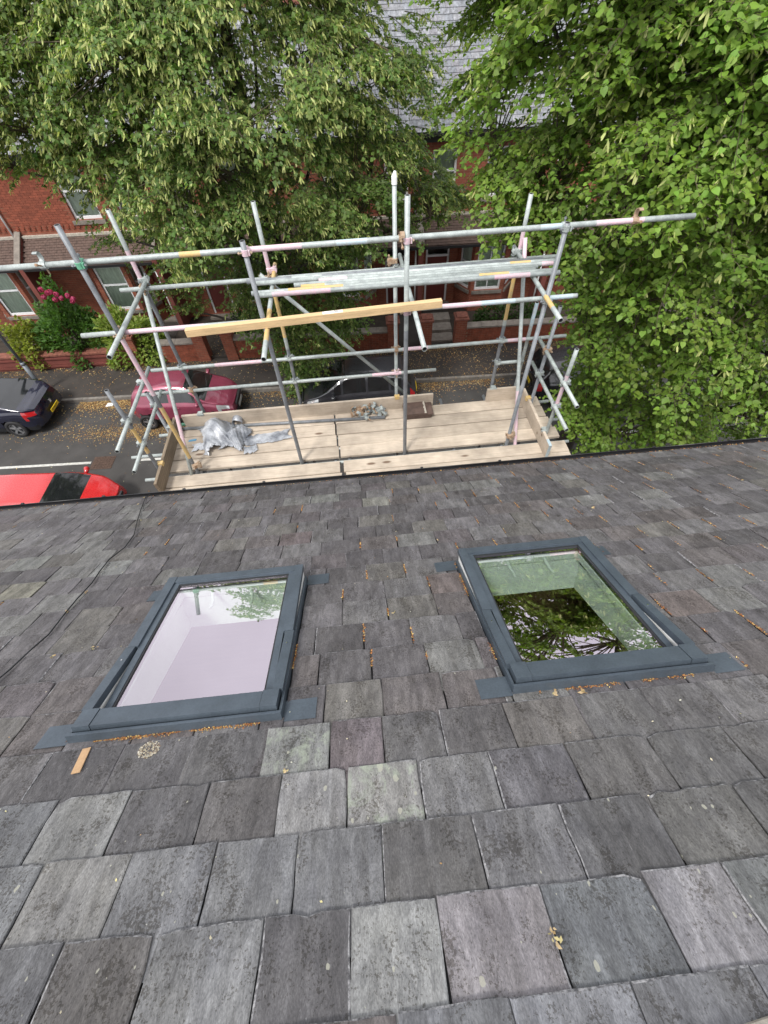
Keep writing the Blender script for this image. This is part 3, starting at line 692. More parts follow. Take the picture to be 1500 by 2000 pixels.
# ---- plant debris: lime flowers caught in the slate joints, gutter and round the skylights
def flakes(name, pts, sizes, cols, normal_fn, matl, parent=None, **kw):
    n = len(pts); pts = np.array(pts); V = np.zeros((n,4,3)); 
    ang = rng.uniform(0, 2*math.pi, n)
    for i in range(n):
        N_ = np.array(normal_fn(i)); N_ = N_+rng.normal(0,.28,3); N_ /= np.linalg.norm(N_)
        a = np.cross(N_, [math.cos(ang[i]), math.sin(ang[i]), .3]); a /= np.linalg.norm(a); c = np.cross(N_, a)
        l, w_ = sizes[i]
        V[i] = [pts[i]-a*l*.5, pts[i]+c*w_*.5+a*l*.1*rng.normal(), pts[i]+a*l*.5, pts[i]-c*w_*.5]
    me = bpy.data.meshes.new(name); F = np.arange(n*4).reshape(n,4); me.from_pydata(V.reshape(-1,3).tolist(), [], F.tolist()); me.materials.append(matl)
    at = me.attributes.new('tint', 'FLOAT_COLOR', 'FACE'); at.data.foreach_set('color', np.c_[np.array(cols), np.ones(n)].astype(np.float32).ravel())
    o = link(name, me, parent); return tag(o, **kw)
OR_ = [(.38,.15,.04),(.42,.19,.06),(.27,.10,.03),(.50,.30,.10),(.22,.09,.04),(.60,.45,.18)]
dp, dsz, dc = [], [], []
def deb(u, v, h, l, w_=None, col=None):
    dp.append(RP(u,v,h)); dsz.append((l, w_ or l*.55)); dc.append(np.array(col or random.choice(OR_))*random.uniform(.8,1.15))
for s in final:      # open joints between slates
    if s['v'] < 1.4 and random.random() < .93: continue
    uu = s['ue']+.003; p = .12+.75*max(0, min(1, (uu+.4)/2.0))*min(1, max(.2,(s['v']-1.0)/1.2))
    if random.random() < p*.8:
        a0 = random.uniform(.0,.10); ln = random.uniform(.05,.19)
        dens = random.uniform(.3,1)
        for k in range(int(ln*520*dens)):
            vv = s['v']-GA+a0+random.random()*ln*1.0
            if vv > s['v']: continue
            deb(uu+random.gauss(0,.0026), vv, .016+random.uniform(0,.006), random.uniform(.005,.013))
for k in range(2600):     # along the eave and in the gutter
    u = random.uniform(-4.2, 4.8)
    if random.random() > .35+.65*(u > 0): continue
    deb(u+random.gauss(0,.01), v_eave(u)+.012+abs(random.gauss(0,.018)), .004+random.uniform(-.012,.012), random.uniform(.006,.02))
for c, name in SKY:       # heaps against the skylight frames
    for k in range(750 if c < 0 else 420):
        f = random.random(); u = c-SW+.10+f*.66; lump = .5+.5*math.sin(f*19+c*3)*math.sin(f*7+1)
        if c > 0 and lump < .45: continue
        deb(u, SV0-.003-abs(random.gauss(0,.009))*lump, .021+random.uniform(0,.010)*lump, random.uniform(.004,.010))
    for k in range(520):
        if c > 0: u = c+(SW+.004+abs(random.gauss(0,.006)))*random.choice([-1,-1,1])
        else: u = c+SW+.004+abs(random.gauss(0,.004))
        f = random.random(); v = 1.5+f*.75
        if math.sin(v*9+c) < (.2 if c > 0 else .7): continue
        deb(u, v, .016+random.uniform(0,.008), random.uniform(.004,.010))
for k in range(420):      # loose specks, seeds and pale flower bits
    u, v = random.uniform(-4,4.5), random.uniform(.4,4.2)
    if any(abs(u-c) < SW+.02 and SV0-.02 < v < SV1+.02 for c,_ in SKY): continue
    deb(u, v, .022, random.uniform(.004,.012), None, random.choice([(.55,.50,.25),(.6,.55,.4),(.45,.28,.12),(.5,.5,.42)]))
for p, l in [((1083,1828),.022),((1088,1842),.022),((552,1512),.02),((1158,992),.03),((770,1198),.02),((575,1197),.012),((168,1158),.03),((130,1196),.03),((105,1283),.03),((185,1266),.03),((855,1056),.02),((1140,1352),.05),((1085,1355),.04),((270,985),.04)]:
    u, v = onroof(p, .02)
    for k in range(5): deb(u+random.gauss(0,.006), v+random.gauss(0,.008), .021+random.uniform(0,.006), l*random.uniform(.4,.8), None, random.choice([(.50,.38,.22),(.52,.36,.18),(.46,.40,.2)]))
flakes('plant_debris', dp, dsz, dc, lambda i: NV, LITTER, None, label='orange brown lime flower debris lodged in the slate joints and gutter', cat='plant debris', kind='stuff')
# round crusty lichen on one slate
u0, v0 = onroof((291,1464), .02); lp, ls, lc = [], [], []
for k in range(420):
    a = random.uniform(0, 2*math.pi); r = .040*math.sqrt(random.random()); 
    if r < .026 and random.random() < .55: continue
    lp.append(RP(u0+r*math.cos(a)*1.02, v0+r*math.sin(a)*.9, .0195+random.uniform(0,.002))); ls.append((random.uniform(.004,.009),)*2); lc.append(np.array(random.choice([(.42,.38,.29),(.34,.30,.22),(.5,.47,.40),(.20,.15,.11)])))
flakes('lichen', lp, ls, lc, lambda i: NV, LITTER, None, label='round crusty pale lichen patch on a slate below the left skylight', cat='lichen', kind='stuff')

# ================================================================== scaffold
DZ = 5.6
sc_ = empty('scaffold', (0, 4.75, 0), 'steel tube scaffold with a timber board deck standing against the eave', 'scaffold')
TR = .02415
PAL = [G_STEEL, G_OLD, P_PINK, P_ORANGE, P_BLUE, P_GREEN, DARKIN, RUST, WHITE]
PI = dict(s=0, o=1, p=2, y=3, b=4, g=5, d=6, r=7, w=8)
def tube_mesh(p0, p1, base='s', bands=(), n=12, r=TR):
    p0 = np.array(p0, float); p1 = np.array(p1, float); d = p1-p0; L = np.linalg.norm(d); d /= L
    up = np.array([0,0,1.]) if abs(d[2]) < .9 else np.array([0,1.,0]); a = np.cross(d, up); a /= np.linalg.norm(a); c = np.cross(a, d)
    st = sorted(set([0., 1.]+[x for bd in bands for x in bd[:2]]))
    V, F, Mi = [], [], []
    ring = lambda q, rr: [q+(a*math.cos(2*math.pi*k/n)+c*math.sin(2*math.pi*k/n))*rr for k in range(n)]
    for t in st: V += ring(p0+d*L*t, r)
    for i in range(len(st)-1):
        m = PI[base]; mid = (st[i]+st[i+1])/2
        for bd in bands:
            if bd[0] <= mid <= bd[1]: m = PI[bd[2]]
        for k in range(n): F.append((i*n+k, i*n+(k+1)%n, (i+1)*n+(k+1)%n, (i+1)*n+k)); Mi.append(m)
    for e, (q, s_) in enumerate(((p0, 1), (p1, -1))):
        b0 = 0 if e == 0 else (len(st)-1)*n; i0 = len(V); V += ring(q, r*.83); V += ring(q+d*s_*.05, r*.83)
        for k in range(n):
            k2 = (k+1) % n; f1 = (b0+k, i0+k, i0+k2, b0+k2); f2 = (i0+k, i0+n+k, i0+n+k2, i0+k2)
            F += [f1 if e == 0 else f1[::-1], f2 if e == 0 else f2[::-1]]; Mi += [PI[base], PI['d']]
        cap = tuple(i0+n+k for k in range(n)); F.append(cap if e else cap[::-1]); Mi.append(PI['d'])
    return V, F, Mi
def tube(name, p0, p1, base='s', bands=(), parent=sc_, label=None, cat=None, group=None):
    V, F, Mi = tube_mesh(p0, p1, base, bands); b = MB(); b.v = V; b.f = F; b.m = Mi
    org = None if parent is not None else (np.array(p0)+np.array(p1))/2
    o = b.build(name, PAL, parent, label=label, cat=cat, group=group, org=org)
    sm = [abs(p.normal.dot(Vector(np.array(p1)-np.array(p0)).normalized())) < .3 for p in o.data.polygons]
    o.data.polygons.foreach_set('use_smooth', np.array(sm, dtype=bool)); return o
# couplers
def coupler_mesh():
    b = MB(); n = 10
    for (c, ax) in (((0,0,0), 0), ((0,.055,0), 2)):
        pts = []
        for e in (-.026, -.024, .024, .026):
            p = list(c); p[ax] += e; pts.append(p)
        b.tube(pts, [.029,.033,.033,.029], n, 0)
    b.box((0,.028,0), (.05,.03,.05))
    for sg in (-1,1):
        b.tube([(0,-.012,.026*sg),(0,-.012,.070*sg)], .007, 6, 1); b.tube([(0,-.012,.052*sg),(0,-.012,.062*sg)], .013, 6, 1)
        b.tube([(.026*sg,.066,0),(.066*sg,.066,0)], .007, 6, 1); b.tube([(.05*sg,.066,0),(.06*sg,.066,0)], .013, 6, 1)
    b.box((0,-.012,.038), (.04,.034,.012)); b.box((.038,.066,0), (.012,.034,.04))
    return b
cb_ = coupler_mesh()
COUP = {k: mesh_from('coupler', cb_.v, cb_.f, ms, cb_.m) for k, ms in dict(s=[G_STEEL, G_OLD], r=[RUST, RUST], p=[P_PINK, RUST], g=[P_GREEN, G_OLD]).items()}
def orient(o, P, X, Y):
    X = np.array(X, float); X /= np.linalg.norm(X); Y = np.array(Y, float); Y -= X*(Y@X); Y /= np.linalg.norm(Y); Z = np.cross(X, Y)
    Mx = Matrix.Identity(4)
    for r_ in range(3): Mx[r_][0], Mx[r_][1], Mx[r_][2], Mx[r_][3] = X[r_], Y[r_], Z[r_], P[r_]
    return Mx
def coupler(P, dirA, toB, k='s', parent=sc_):
    o = link('coupler', COUP[k], parent); Mx = orient(o, np.array(P)-np.array(WM[parent.name]), dirA, toB); o.matrix_local = Mx; return o
YF, YR = 4.25, 5.28
XS = [-2.345, -.89, .57, 2.04]
# standards (uprights), front row and rear row
Fr = [tube('standard', (XS[0],YF,0), (XS[0],YF,8.64), 'o', [(.80,.885,'p'),(.68,.78,'y')]),
      tube('standard', (XS[1],YF,0), (XS[1],YF,8.42), 'o', [(.73,.86,'o')]),
      tube('standard', (XS[2],YF,0), (XS[2],YF,8.67), 's', [(.0,.86,'o')]),
      tube('standard', (XS[3],YF,0), (XS[3],YF,8.37), 'o')]
Rr = [tube('standard', (XS[0],YR,0), (XS[0],YR,8.41), 's', [(.91,.955,'p'),(0,.9,'o')]),
      tube('standard', (XS[1],YR,0), (XS[1],YR,8.39), 's', [(.915,.945,'p'),(.82,.905,'y'),(0,.8,'o')]),
      tube('standard', (XS[2],YR,0), (XS[2],YR,8.50), 's'),
      tube('standard', (XS[3],YR,0), (XS[3],YR,8.28), 's', [(.83,.90,'y'),(.935,.96,'p'),(0,.82,'o')])]
tube('standard', (2.42,YR,0), (2.42,YR,7.07), 's', [(.955,1,'b')])
# end return standards and their rails
ends = [(-2.80,4.22,0,7.0,'o',((.86,.92,'y'),)), (-2.82,4.97,0,6.75,'o',()), (2.55,4.89,0,7.15,'o',()), (2.545,4.20,0,6.75,'s',((.89,.95,'p'),))]
for i,(x,y,z0,z1,k,bd) in enumerate(ends):
    pz = {0:(212,762),1:(284,766),2:(1094,598),3:(1123,682)}[i]; z1 = float(ony(pz, y)[2]); tube('standard', (x,y,0), (x,y,z1), k, bd)
# long tubes
YT = YF+.055
tube('top_rail', (-3.7,YT,8.325), (3.28,YT,8.325), 's', [(.318,.345,'y'),(.40,.475,'p'),(.52,.56,'b'),(.79,.82,'b'),(.865,.93,'p'),(0,.30,'s')])
tube('ledger', (-2.6,YR-.055,7.645), (2.49,YR-.055,7.645), 's')
tube('ledger', (-2.74,YT,7.65), (2.39,YT,7.65), 's', [(.085,.24,'p'),(.72,.80,'p'),(.80,.87,'b'),(.93,.99,'b')])
tube('guard_rail', (-2.74,YR-.055,6.59), (2.93,YR-.055,6.59), 's', [(.15,.26,'p'),(.60,.66,'p'),(.855,.90,'p')])
tube('guard_rail', (-3.05,YR-.055,6.22), (1.14,YR-.055,6.22), 's', [(.78,.88,'p')])
tube('guard_rail', (2.02,YR-.055,6.24), (2.42,YR-.055,6.24), 's')
# transoms lying on the ledgers
ZT = 7.65+.0485
def on(p, z): return onz(p, z)
def transom(pa, pb, base, bands=(), far=None):
    A = on(pa, ZT); B = on(pb, ZT); x = (A[0]+B[0])/2; return tube('transom', (x, A[1], ZT), (x, B[1], ZT), base, bands)
transom((290,542),(212,698),'s'); transom((538,516),(514,702),'s',[(.0,.22,'y'),(.55,.85,'y')]); transom((780,498),(830,682),'s'); transom((1004,482),(1095,626),'s',[(.72,.86,'y')])
# rails of the end returns
for pa, pb, y0, ex in [((290,718),(230,882),6.60,-2.80),((314,762),(264,922),6.23,-2.82),((1053,662),(1128,795),6.62,2.55),((1038,707),(1108,840),6.26,2.55)]:
    A = on(pa, y0); B = on(pb, y0); x = (A[0]+B[0])/2; tube('end_rail', (x,A[1],y0), (x,B[1],y0), 's', [(.45,.6,'s')])
    for (sx,sy,*_) in ends:
        if abs(sx-ex) < .3 and min(A[1],B[1]) < sy < max(A[1],B[1]) and abs(sx-x) < .12: coupler((x,sy,y0), (0,1,0), (1 if sx > x else -1,0,0), random.choice('sssr'))
# braces
tube('ledger_brace', ony((283,570),YR-.03), ony((376,932),YF-.06), 's', [(.62,.80,'p')])
tube('ledger_brace', ony((1026,464),YR-.02), ony((1005,884),YF-.06), 's', [(.0,.1,'p'),(.66,.97,'p')])
tube('face_brace', ony((507,536),YR+.055), ony((800,776),YR+.055), 's')
# tubes under the deck, ends showing past the left end board
for p, y in (((258,894),0),((285,938),0),((312,851),0)):
    A = onz(p, DZ-.066); tube('under_deck_ledger', (A[0],A[1],DZ-.066), (2.95,A[1],DZ-.066), 's')
for x in (-2.3,-1.6,-.85,-.42,-.22,.6,1.3,2.0,2.6):
    tube('under_deck_transom', (x,3.7,DZ-.115), (x,5.45,DZ-.115), 'o')
# couplers at the crossings
for i, x in enumerate(XS):
    coupler((x,YT,8.325), (1,0,0), (0,-1,0), 'gpps'[i]); coupler((x,YT,7.65), (1,0,0), (0,-1,0), 'rrps'[i])
    coupler((x,YR-.055,7.645), (1,0,0), (0,1,0), 'rrss'[i]); coupler((x,YR-.055,6.59), (1,0,0), (0,1,0), 'ssrs'[i])
    if i < 3: coupler((x,YR-.055,6.22), (1,0,0), (0,1,0), 'rsps'[i])
    coupler((x+(.06 if i < 2 else -.06),YR-.01,ZT+.02), (0,1,0), (-1 if i < 2 else 1,0,0), 'sprs'[i])
coupler((XS[3],YR-.055,6.24), (1,0,0), (0,1,0), 's')
coupler((-2.32,YF-.03,DZ+.14), (0,0,1), (1,.3,0), 'r'); coupler((2.03,YF-.03,DZ+.16), (0,0,1), (1,.3,0), 'r')
# open swivel couplers left hanging on the top rail
def open_coupler(P, k, tilt, label):
    b = MB(); n = 10; b.tube([(-.026,0,0),(.026,0,0)], .033, n); 
    arc = [(0, .036*math.cos(a)+.012, .055+.045*math.sin(a)+.0) for a in np.linspace(-1.3, 1.9, 9)]
    arc = [(x, y, z+.01) for x, y, z in arc]
    for i in range(len(arc)-1):
        p, q = np.array(arc[i]), np.array(arc[i+1]); d = q-p; nn = np.cross(d, (1,0,0)); nn /= np.linalg.norm(nn)
        b.hexa([p+np.array((-.02,0,0))-nn*.004, p+np.array((.02,0,0))-nn*.004, q+np.array((.02,0,0))-nn*.004, q+np.array((-.02,0,0))-nn*.004, p+np.array((-.02,0,0))+nn*.004, p+np.array((.02,0,0))+nn*.004, q+np.array((.02,0,0))+nn*.004, q+np.array((-.02,0,0))+nn*.004])
    b.tube([(.0,-.03,.02),(.0,-.085,.075)], .007, 6, 1); b.tube([(0,-.07,.06),(0,-.083,.073)], .013, 6, 1); b.tube([(0,.0,-.03),(0,-.01,-.08)], .007, 6, 1)
    me = mesh_from('open_coupler', b.v, b.f, [PAL[PI[k]], RUST], b.m); o = link('open_coupler', me, sc_); Mx = orient(o, np.array(P)-np.array(WM[sc_.name]), (1,0,0), (0,math.cos(tilt),math.sin(tilt))); o.matrix_local = Mx; o['label'] = label
for p, k, t, l in [((85,518),'s',.3,'pale open coupler hooked on the left end of the top rail'),((1240,429),'r',.5,'rusty open coupler hooked on the right end of the top rail'),((784,470),'r',1.2,'rusty open coupler beside the middle upright')]:
    P = ony(p, YT); open_coupler((P[0],YT,8.325), k, t, l)
# white plug on the rear middle tube, rubber feet
b = MB(); b.tube([(XS[2],YR,8.45),(XS[2],YR,8.515),(XS[2]+.008,YR,8.56)], [.030,.030,.012], 8); b.build('plastic_plug', WHITE, sc_)
# deck boards
rows = [(5.196,4.976),(4.964,4.742),(4.728,4.508),(4.495,4.285),(4.205,3.997),(3.982,3.765)]
xl, xr = -2.73, [2.76,2.77,2.79,2.82,2.86,2.85]
jx = [-.395,-.385,-.37,-.345,-.325,-.30]
for i,(ya,yb) in enumerate(rows):
    g = .014 if i < 4 else .045
    for (x0, x1) in ((xl-.06+random.uniform(-.02,.02), jx[i]-g/2-.01), (jx[i]+g/2, xr[i])):
        dz = random.uniform(-.008,.004); e = .0
        b = MB(); c = .006
        prof = [(ya,DZ-.038),(ya,DZ-c),(ya-c,DZ),(yb+c,DZ),(yb,DZ-c),(yb,DZ-.038)]
        V = [(x0,y,z+dz) for y,z in prof]+[(x1,y,z+dz+random.uniform(-.002,.002)*0) for y,z in prof]; n = 6
        F = [tuple(range(n)), tuple(range(2*n-1,n-1,-1))]+[(k, n+k, n+(k+1)%n, (k+1)%n) for k in range(n)]
        b.add(V, [f[::-1] for f in F]); ob = b.build('deck_board', WOOD, sc_)
# toe boards
def toe(x0,x1,y0,y1,z0,z1,m,label=None):
    b = MB(); b.hexa([(x0,y0,z0),(x1,y0,z0),(x1,y1,z0),(x0,y1,z0),(x0,y0,z1),(x1,y0,z1),(x1,y1,z1),(x0,y1,z1)]); return b.build('toe_board', m, sc_, label=label)
xa = float(onz((352,818), DZ+.225)[0]); xb = float(onz((846,768), DZ+.225)[0])
toe(xa,xb,5.175,5.213,DZ-.01,DZ+.222,WOOD)
xc = float(onz((950,790), DZ)[0]); toe(xc,2.47,5.16,5.198,DZ+.002,DZ+.225,WOOD,'short toe board beside the gap')
toe(-2.765,-2.727,3.87,5.17,DZ+.003,DZ+.226,OLDWOOD,'old grey toe board at the left end'); toe(2.475,2.513,3.90,5.13,DZ+.003,DZ+.228,WOOD)
b = MB(); b.box((2.494,3.898,DZ+.115),(.040,.006,.226)); b.box((2.494,3.96,DZ+.2295),(.039,.13,.003)); b.build('board_end_band', P_BLUE, sc_)
for (x,y,z) in ((XS[2],5.19,DZ+.222),(-2.75,4.24,DZ+.222),(2.49,4.90,DZ+.222)):
    b = MB(); b.box((x,y,z), (.075,.06,.05)); b.build('board_clip', P_ORANGE, sc_)
for (x,y) in ((XS[0]-.02,5.20),(XS[3],5.20),(2.51,4.22),(-2.77,4.98)):
    b = MB(); b.box((x,y,DZ+.225),(.07,.06,.05)); b.tube([(x-.05,y-.03,DZ+.23),(x+.05,y-.03,DZ+.23)], .012, 6); b.build('board_clip', G_STEEL, sc_)

# ---- loose tubes lying on the transoms
ZP = ZT+.0485
piles = [((478,571),(1074,527),'o',((.15,.25,'s'),)),((489,578),(1098,531),'s',((.85,.92,'y'),)),((623,574),(1098,539),'s',((0,.12,'p'),(.95,1,'p'))),((573,583),(1066,545),'s',()),((587,590),(1062,551),'s',((0,.10,'y'),)),((487,599),(1095,549),'s',((.12,.30,'y'),(.75,.85,'y'))),((497,607),(1111,557),'s',((.05,.24,'p'),(.78,.90,'p')))]
lab = ['dull grey scaffold tube, rearmost of the loose tubes lying on the transoms','second rearmost loose scaffold tube on the transoms, yellow band near its right end','short loose scaffold tube with pink ends lying in the pile','plain grey loose scaffold tube in the middle of the pile','loose scaffold tube with a yellow left end in the middle of the pile','loose scaffold tube with two yellow bands next to the front of the pile','frontmost loose scaffold tube with two long pink bands']
ys = np.linspace(5.0, 4.62, 7)
for i,(pa,pb,k,bd) in enumerate(piles):
    A = onz(pa, ZP); B = onz(pb, ZP); y = 4.965-.0545*i; sk_ = .02
    tube('scaffold_tube', (A[0],y+sk_*.3,ZP), (B[0],y-sk_*.3,ZP), k, bd, None, lab[i], 'scaffold tube', 'loose scaffold tubes stacked on the transoms')
# ---- timber bearer with a paper label
A = onz((366,655), ZT+.03); B = onz((862,597), ZT+.03); A[2] = B[2] = 0
d = (B-A)/np.linalg.norm(B-A); nrm = np.array([-d[1], d[0], 0]); mid = (A+B)/2
b = MB(); b.box((mid[0],mid[1],ZT+.025+.034), (np.linalg.norm(B-A),.062,.068), d, nrm, (0,0,1)); tm = b.build('timber_bearer', TIMBER, None, label='square yellow timber lying across the transoms with a paper label', cat='timber', org=(mid[0],mid[1],ZT+.025))
c = A+d*np.linalg.norm(B-A)*.565; b = MB(); b.box((c[0]-nrm[0]*.002,c[1],ZT+.0945), (.20,.045,.002), d, nrm, (0,0,1)); b.build('paper_label', WHITE, tm)
def text(body, size, P, X, Y, m, parent, name='lettering', align='CENTER'):
    cu = bpy.data.curves.new(name, 'FONT'); cu.body = body; cu.size = size; cu.align_x = align; cu.align_y = 'CENTER'; cu.extrude = .0005
    tmp = bpy.data.objects.new('tmp', cu); COL.objects.link(tmp); bpy.context.view_layer.update()
    me = bpy.data.meshes.new_from_object(tmp.evaluated_get(bpy.context.evaluated_depsgraph_get())); bpy.data.objects.remove(tmp); bpy.data.curves.remove(cu)
    me.name = name; me.materials.clear(); me.materials.append(m); o = link(name, me, parent)
    off = np.zeros(3)
    if parent is not None:
        p = parent
        while p.parent is not None: p = p.parent
        off = np.array(WM.get(p.name, (0,0,0)))
    o.matrix_local = orient(o, np.array(P)-off, X, Y); return o
text('00-', .045, c+d*.04+np.array([0,0,ZT+.0965]), d, nrm, INK, tm)
# ---- things on the deck
A = onz((352,838), DZ+.025); B = onz((752,815), DZ+.025); tube('scaffold_tube', (A[0],A[1],DZ+.026), (B[0],B[1]-.0,DZ+.026), 'o', (), None, 'dark grey scaffold tube lying along the deck by the toe board', 'scaffold tube', 'tubes lying on the deck')
A = onz((354,836), DZ+.025); B = onz((756,806), DZ+.025); tube('scaffold_tube', (A[0],A[1]+.075,DZ+.026), (B[0],A[1]+.06,DZ+.026), 'w', ((0,.13,'g'),(.72,.9,'g')), None, 'cream and green painted tube lying behind the grey tube on the deck', 'scaffold tube', 'tubes lying on the deck')
# loose fittings in a heap
opm = [o.data for o in COL.objects if o.name.startswith('open_coupler')]
FIT = [COUP['s'], opm[0], COUP['r'], opm[0], opm[1], COUP['s']]
for k in range(22):
    px = random.choice([(692,806),(703,804),(712,803),(722,806),(716,800),(730,799),(737,798),(742,806),(700,808),(725,812),(688,806),(735,794),(709,810)])
    P = onz((px[0]+random.uniform(-4,4), px[1]+random.uniform(-2,2)), DZ+.06); zz = DZ+.035+random.choice([0,0,.05,.055,.09 if 700 < px[0] < 735 else 0])
    o = link('scaffold_fitting', FIT[k % 6]); a = random.uniform(0,6.3); e = random.uniform(-.8,.8)
    o.matrix_world = orient(o, (P[0],P[1],zz+.012), (math.cos(a),math.sin(a),e), (-math.sin(a),math.cos(a),random.uniform(-.5,.9)))
    tag(o, 'loose steel scaffold fitting lying in the heap by the toe board', 'scaffold fitting', 'heap of loose fittings on the deck')
for px, k, lb in (((752,808),0,'single pale scaffold fitting lying apart at the right end of the painted tube'),((716,816),1,'pinkish open scaffold fitting hanging over the grey tube on the deck')):
    P = onz(px, DZ+.06); o = link('scaffold_fitting', FIT[k]); o.matrix_world = orient(o, (P[0],P[1],DZ+.06), (.8,.5,.2), (-.5,.8,.4)); tag(o, lb, 'scaffold fitting', 'heap of loose fittings on the deck')
# stack of brown roof tiles
tl = onz((812,797), DZ+.08); 
tnames = ['bottom tile of the brown roof tile stack on the deck','second tile from the bottom of the brown tile stack','third tile up in the brown tile stack','fourth tile up in the brown tile stack, slid to the right','top tile of the brown stack, with a pale chipped edge']
for k in range(5):
    x0 = tl[0]-.185+(.03 if k == 3 else 0)+random.uniform(-.008,.008); x1 = x0+(.40 if k < 4 else .33); y0 = tl[1]-.16+random.uniform(-.008,.008); y1 = y0+.27; z0 = DZ+.004+k*.021
    b = MB(); b.hexa([(x0,y0,z0),(x1,y0,z0),(x1,y1,z0),(x0,y1,z0),(x0,y0,z0+.017),(x1,y0,z0+.019),(x1,y1,z0+.019),(x0,y1,z0+.017)])
    if k < 4: b.hexa([(x1-.055,y0,z0+.0185),(x1-.02,y0,z0+.0185),(x1-.02,y1,z0+.0185),(x1-.055,y1,z0+.0185),(x1-.05,y0,z0+.0195),(x1-.025,y0,z0+.0195),(x1-.025,y1,z0+.0195),(x1-.05,y1,z0+.0195)])
    o = b.build('roof_tile', CLAYT, None, label=tnames[k], cat='roof tile', group='stack of brown roof tiles', org=((x0+x1)/2,(y0+y1)/2,z0))
    if k == 4:
        bb = MB(); V = []; 
        for i in range(9):
            f = i/8; V.append((x1-.004, y0+f*(y1-y0), z0+.0205)); V.append((x1-.020-random.uniform(0,.02), y0+f*(y1-y0), z0+.0215))
        bb.add(V, [(2*i,2*i+2,2*i+3,2*i+1) for i in range(8)]); bb.build('chipped_edge', MORTAR, o)
# crumpled lead
lead = empty('lead_sheet', onz((440,850), DZ), 'crumpled silvery grey lead sheet lying in a heap on the deck', 'lead sheet')
def crumple(name, P0, wx, wy, hgt, nx, ny, seed, curl=0, rot=0., tear=.015):
    r = np.random.default_rng(seed); b = MB(); V = []
    ph_ = r.uniform(0,6.3,8); fx = np.r_[r.uniform(.8,3.2,4), r.uniform(4,9,4)]; fy = np.r_[r.uniform(.8,3.2,4), r.uniform(4,9,4)]; am = np.r_[r.uniform(.5,1,4), r.uniform(.15,.35,4)]
    for j in range(ny):
        for i in range(nx):
            x = i/(nx-1)-.5; y = j/(ny-1)-.5
            f = sum(am[k]*abs(math.sin(fx[k]*x*2+fy[k]*y*2+ph_[k])) for k in range(8))/sum(am)
            dome = max(0, 1-(2*x)**2*.9)*max(0, 1-(2*y)**2*.8)
            z = hgt*(dome*.75+.55*(f-.45))+curl*max(0, abs(x)-.25)*2
            X_ = (x+.06*math.sin(5*y+ph_[0]))*wx; Y_ = (y+.06*math.sin(6*x+ph_[1]))*wy
            if i in (0,nx-1) or j in (0,ny-1): X_ += r.normal(0,tear); Y_ += r.normal(0,tear)
            c_, s_ = math.cos(rot), math.sin(rot)
            V.append((P0[0]+c_*X_-s_*Y_, P0[1]+s_*X_+c_*Y_, P0[2]+max(.004, z+.012)))
    F = [(j*nx+i, j*nx+i+1, (j+1)*nx+i+1, (j+1)*nx+i) for j in range(ny-1) for i in range(nx-1)]
    b.add(V, F); o = b.build(name, LEAD, lead, smooth=False)
    md = o.modifiers.new('thick', 'SOLIDIFY'); md.thickness = .004; return o
crumple('folded_sheet', onz((424,852), DZ), .42, .62, .24, 30, 38, 3, 0, .35)
crumple('folded_sheet', onz((462,858), DZ), .34, .44, .15, 26, 30, 9, 0, -.2)
crumple('torn_piece', onz((398,872), DZ), .30, .14, .03, 11, 7, 12, .03, .2)
crumple('torn_piece', onz((490,878), DZ), .20, .14, .02, 9, 7, 15, .02, .1)
crumple('strip', onz((523,856), DZ), .66, .20, .018, 21, 8, 21, .01, .16, .008)
b = MB(); P0 = onz((464,822), DZ+.06); nn = 14; V = []
for i in range(nn):
    a = -0.5+i/(nn-1)*4.4; r_ = .085-.002*i
    for y_ in (-.13,.0,.14): V.append((P0[0]+r_*math.cos(a), P0[1]+y_*.75+.01*math.sin(i), P0[2]+.03+r_*math.sin(a)+.02*y_))
b.add(V, [(i*3+k, i*3+k+1, i*3+k+4, i*3+k+3) for i in range(nn-1) for k in range(2)]); o = b.build('curled_roll', LEAD, lead, smooth=True); md = o.modifiers.new('thick','SOLIDIFY'); md.thickness = .004
P0 = onz((376,861), DZ); b = MB(); b.hexa([(P0[0]-.06,P0[1]-.02,DZ+.003),(P0[0]+.06,P0[1]-.005,DZ+.003),(P0[0]+.055,P0[1]+.035,DZ+.003),(P0[0]-.05,P0[1]+.02,DZ+.003),(P0[0]-.055,P0[1]-.02,DZ+.010),(P0[0]+.055,P0[1]-.005,DZ+.014),(P0[0]+.05,P0[1]+.03,DZ+.010),(P0[0]-.05,P0[1]+.015,DZ+.009)]); b.build('plastic_scrap', RAG, None, label='small blue plastic scrap on the deck beside the lead', cat='plastic scrap', org=P0)

